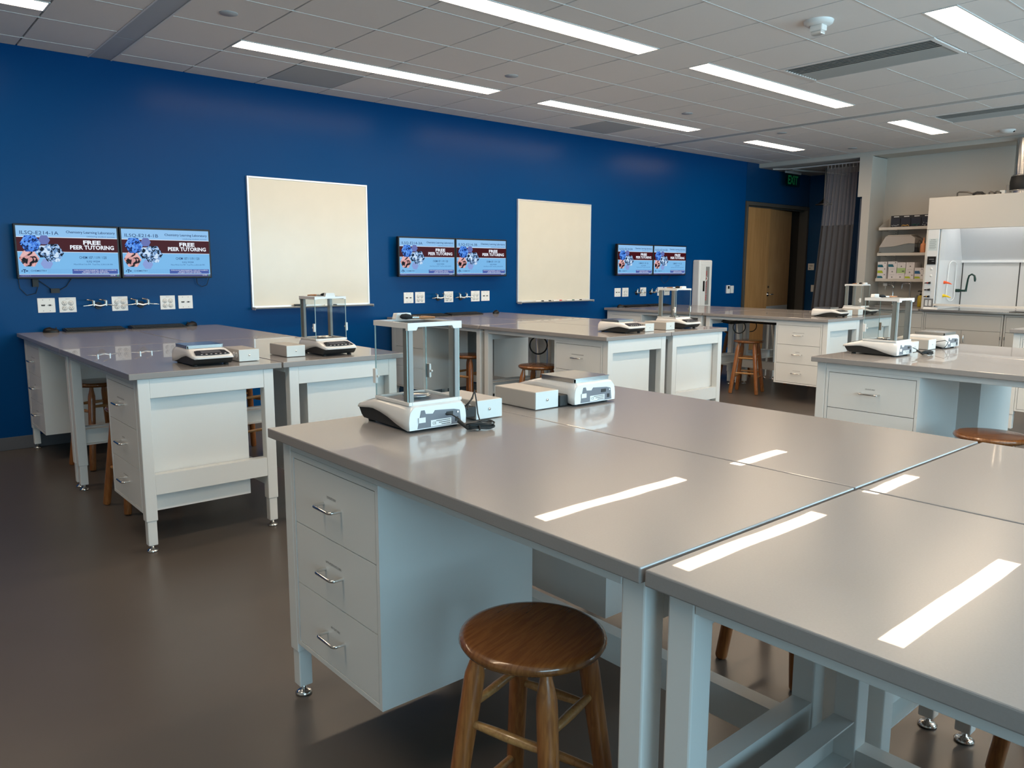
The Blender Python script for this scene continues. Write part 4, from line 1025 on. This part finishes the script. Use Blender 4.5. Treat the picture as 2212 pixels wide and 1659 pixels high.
b.add([(X1 - .10, Y0 - .175, 1.52), (X1 - .10, Y1 + .16, 1.52), (X1 - .36, Y1 + .16, 2.18), (X1 - .36, Y0 - .175, 2.18)], [(0, 1, 2, 3)], 'hood_liner')
b.box(X1 - .125, X1 - .08, Y1 + .16, Y0 - .175, 1.495, 1.525, 'hood_white')
for y in (Y0 - .19, -3.60, -4.25): b.box(X1 - .102, X1 - .10, y - .006, y + .006, .91, 1.495, 'gap')
b.build('liner', t)
MB().box(X1 - .55, X1 - .40, Y1 + .3, Y0 - .3, 2.10, 2.12, 'hood_lamp').build('hood_light', t)
b = MB(); b.box(X0 - .03, X1, Y1, Y0 - .0, .872, .900, 'steel'); b.build('worktop', t, bevel=.004)
b = MB(); b.prism([(X0 - .025, .948), (X0 - .005, .972), (X0 + .05, .972), (X0 + .055, .962), (X0 - .01, .955)], 'y', Y1 + .16, Y0 - .155, 'cab_beige'); b.build('sill', t)
MB().box(X0 + .034, X0 + .039, Y1 + .16, Y0 - .157, 1.52, 1.90, 'sash_glass').build('sash_pane', t)
MB().prism([(X0 + .004, .9), (X0 + .004, .93), (X0 - .03, .905), (X0 - .03, .90)], 'y', Y0 - .21, Y0 - .04, 'plastic_white').build('card_tray', t)
b = MB(); yc = Y0 - .087
b.box(X0 + .0035, X0 + .005, yc - .055, yc + .05, 1.64, 1.79, 'caution'); U, V = (0, -1, 0), (0, 0, 1); xf = X0 + .0033
b.fit('CAUTION', (xf, yc, 1.772), U, V, .06, .009, 'ink', 'c', .03)
for k in range(9): b.box(xf - .0002, xf, yc - .04 + (.012 if k % 3 == 2 else 0), yc + .04, 1.756 - .0115 * k, 1.759 - .0115 * k, 'caution_ink')
b.build('caution_notice', t)
b = MB(); b.box(X0 - .004, X0 + .005, yc - .052, yc + .05, 1.468, 1.568, 'black'); b.box(X0 - .0045, X0 - .004, yc - .03, yc + .03, 1.53, 1.536, 'bin_grey'); b.box(X0 - .0045, X0 - .004, yc - .035, yc - .005, 1.505, 1.51, 'bin_grey'); b.build('airflow_monitor', t, bevel=.001)
for z in (1.41, 1.325): q = MB().lathe([(0, .004), (.014, .004), (.016, 0)], 'plastic_white', 20).build('hole_cap', t); q.rotation_euler = (0, -PI / 2, 0); q.location = (X0 + .005, yc - .005, z)
for z, key in ((1.235, 'red'), (1.148, 'chrome'), (1.062, 'amber')):
    b = MB(); b.cyl((X0 + .005, yc + .005, z), (X0 - .03, yc + .005, z), .012, .010, 'chrome', 12)
    b.tube([(X0 - .03, yc - .02, z + .002), (X0 - .03, yc - .005, z), (X0 - .03, yc + .05, z - .002)], [.015, .012, .005], 'black', 10)
    b.cyl((X0 - .035, yc + .012, z), (X0 - .043, yc + .012, z), .008, .006, key, 12); b.build('service_valve', t)
b = MB(); b.box(X0 + .001, X0 + .005, yc - .058, yc + .055, .925, 1.035, 'plate_grey')
for s_ in (-1, 1): b.box(X0 - .002, X0 + .001, yc + s_ * .022 - .015, yc + s_ * .022 + .015, .945, 1.015, 'plastic_white'); b.box(X0 - .0025, X0 - .002, yc + s_ * .022 - .005, yc + s_ * .022 - .002, .985, .998, 'ink'); b.box(X0 - .0025, X0 - .002, yc + s_ * .022 - .005, yc + s_ * .022 - .002, .958, .971, 'ink')
b.build('power_outlet', t)
ys_ = Y0 - .178
for z, key in ((1.24, 'orange'), (1.07, 'yellow')):
    MB().tube([(X0 + .22, ys_ + .002, z), (X0 + .22, ys_ - .02, z), (X0 + .21, ys_ - .06, z - .008), (X0 + .20, ys_ - .10, z - .022)], [.022, .016, .011, .004], key, 14).build('gas_spout', t)
pts = [(X0 + .27 + .00, ys_ - .015, 1.05)]
for k in range(13): pts.append((X0 + .42 - .12 * math.cos(PI * k / 12), ys_ - .015, 1.46 + .05 * math.sin(PI * k / 12)))
for k in range(9): pts.append((X0 + .42 + .12 * math.cos(PI * k / 8), ys_ - .015, 1.05 - .05 * math.sin(PI * k / 8)))
MB().tube(pts, .006, 'tube_white', 8).build('hose', t)
b = MB(); b.tube([(X0 + .62, ys_, 1.13), (X0 + .62, ys_ - .05, 1.13)], .022, 'green_pipe', 14); b.tube([(X0 + .62, ys_ - .03, 1.13), (X0 + .62, ys_ - .12, 1.13)], .014, 'green_pipe', 12)
b.tube([(X0 + .62, ys_ - .12, 1.12), (X0 + .62, ys_ - .125, 1.16), (X0 + .61, ys_ - .14, 1.28), (X0 + .60, ys_ - .155, 1.325), (X0 + .59, ys_ - .19, 1.345), (X0 + .58, ys_ - .225, 1.325), (X0 + .58, ys_ - .235, 1.28), (X0 + .58, ys_ - .235, 1.25)], [.016, .013, .011, .011, .011, .012, .015, .009], 'green_pipe', 12)
b.build('water_spout', t)
b = MB(); b.box(X0 + .02, X0 + .25, -4.35, -3.75, .9005, .906, 'black'); tag(b.build('spill_tray', bevel=.002), 'flat black tray on the steel worktop inside the fume hood', 'tray')
# duct and bits on top of the hood
t = thing('exhaust_duct', 'metal exhaust duct with a black flexible collar rising from the fume hood top', 'duct', (11.02, -3.66, 0))
MB().cyl((0, 0, 2.24), (0, 0, 2.36), .135, None, 'steel', 32).build('lower_pipe', t)
MB().lathe([(.140, 2.35), (.146, 2.36), (.150, 2.42), (.150, 2.46), (.140, 2.52), (.128, 2.54)], 'rubber', 32).build('flexible_collar', t)
for z, R_ in ((2.355, .143), (2.53, .133)): MB().lathe([(R_, z - .006), (R_ + .006, z - .006), (R_ + .006, z + .006), (R_, z + .006)], 'chrome', 32).build('clamp', t)
MB().cyl((0, 0, 2.53), (0, 0, 2.965), .115, None, 'steel', 32).build('upper_pipe', t)
b = MB(); b.tube([(10.85, -2.98, 2.25), (10.85, -2.98, 2.36), (10.85, -3.0, 2.372), (10.85, -3.10, 2.365), (10.85, -3.15, 2.345), (10.85, -3.19, 2.335), (10.85, -3.30, 2.33)], .009, 'dark_steel', 8)
b.tube([(10.85, -3.16, 2.33), (10.85, -3.21, 2.35), (10.85, -3.26, 2.345), (10.85, -3.30, 2.31)], .016, 'rubber', 10)
b.tube([(10.85, -2.98, 2.24), (10.85, -2.98, 2.26)], .01, 'dark_steel', 8)
tag(b.build('hood_cable'), 'dark bent pipe and cable at the left on top of the fume hood', 'cable')
for k, y in enumerate((-3.345, -3.415)):
    b = MB(); b.tube([(10.85, y, 2.24), (10.85, y, 2.345), (10.85, y - .01, 2.352), (10.85, y - .055, 2.335), (10.85, y - .06, 2.24)], .009, 'dark_steel', 8)
    tag(b.build('conduit'), ('left' if k == 0 else 'right') + ' of two small dark bent conduits on top of the fume hood', 'conduit', 'bent conduits on the hood')
tag(MB().box(11.495, 11.4995, -3.38, -3.32, 2.37, 2.48, 'plate_grey').build('wall_outlet', bevel=.001), 'small grey metal plate on the wall above the fume hood', 'wall plate')
tag(MB().box(10.90, 10.96, -3.50, -3.44, 2.24, 2.365, 'plastic_white').build('junction_box', bevel=.006), 'small white box on top of the fume hood beside the duct', 'junction box')
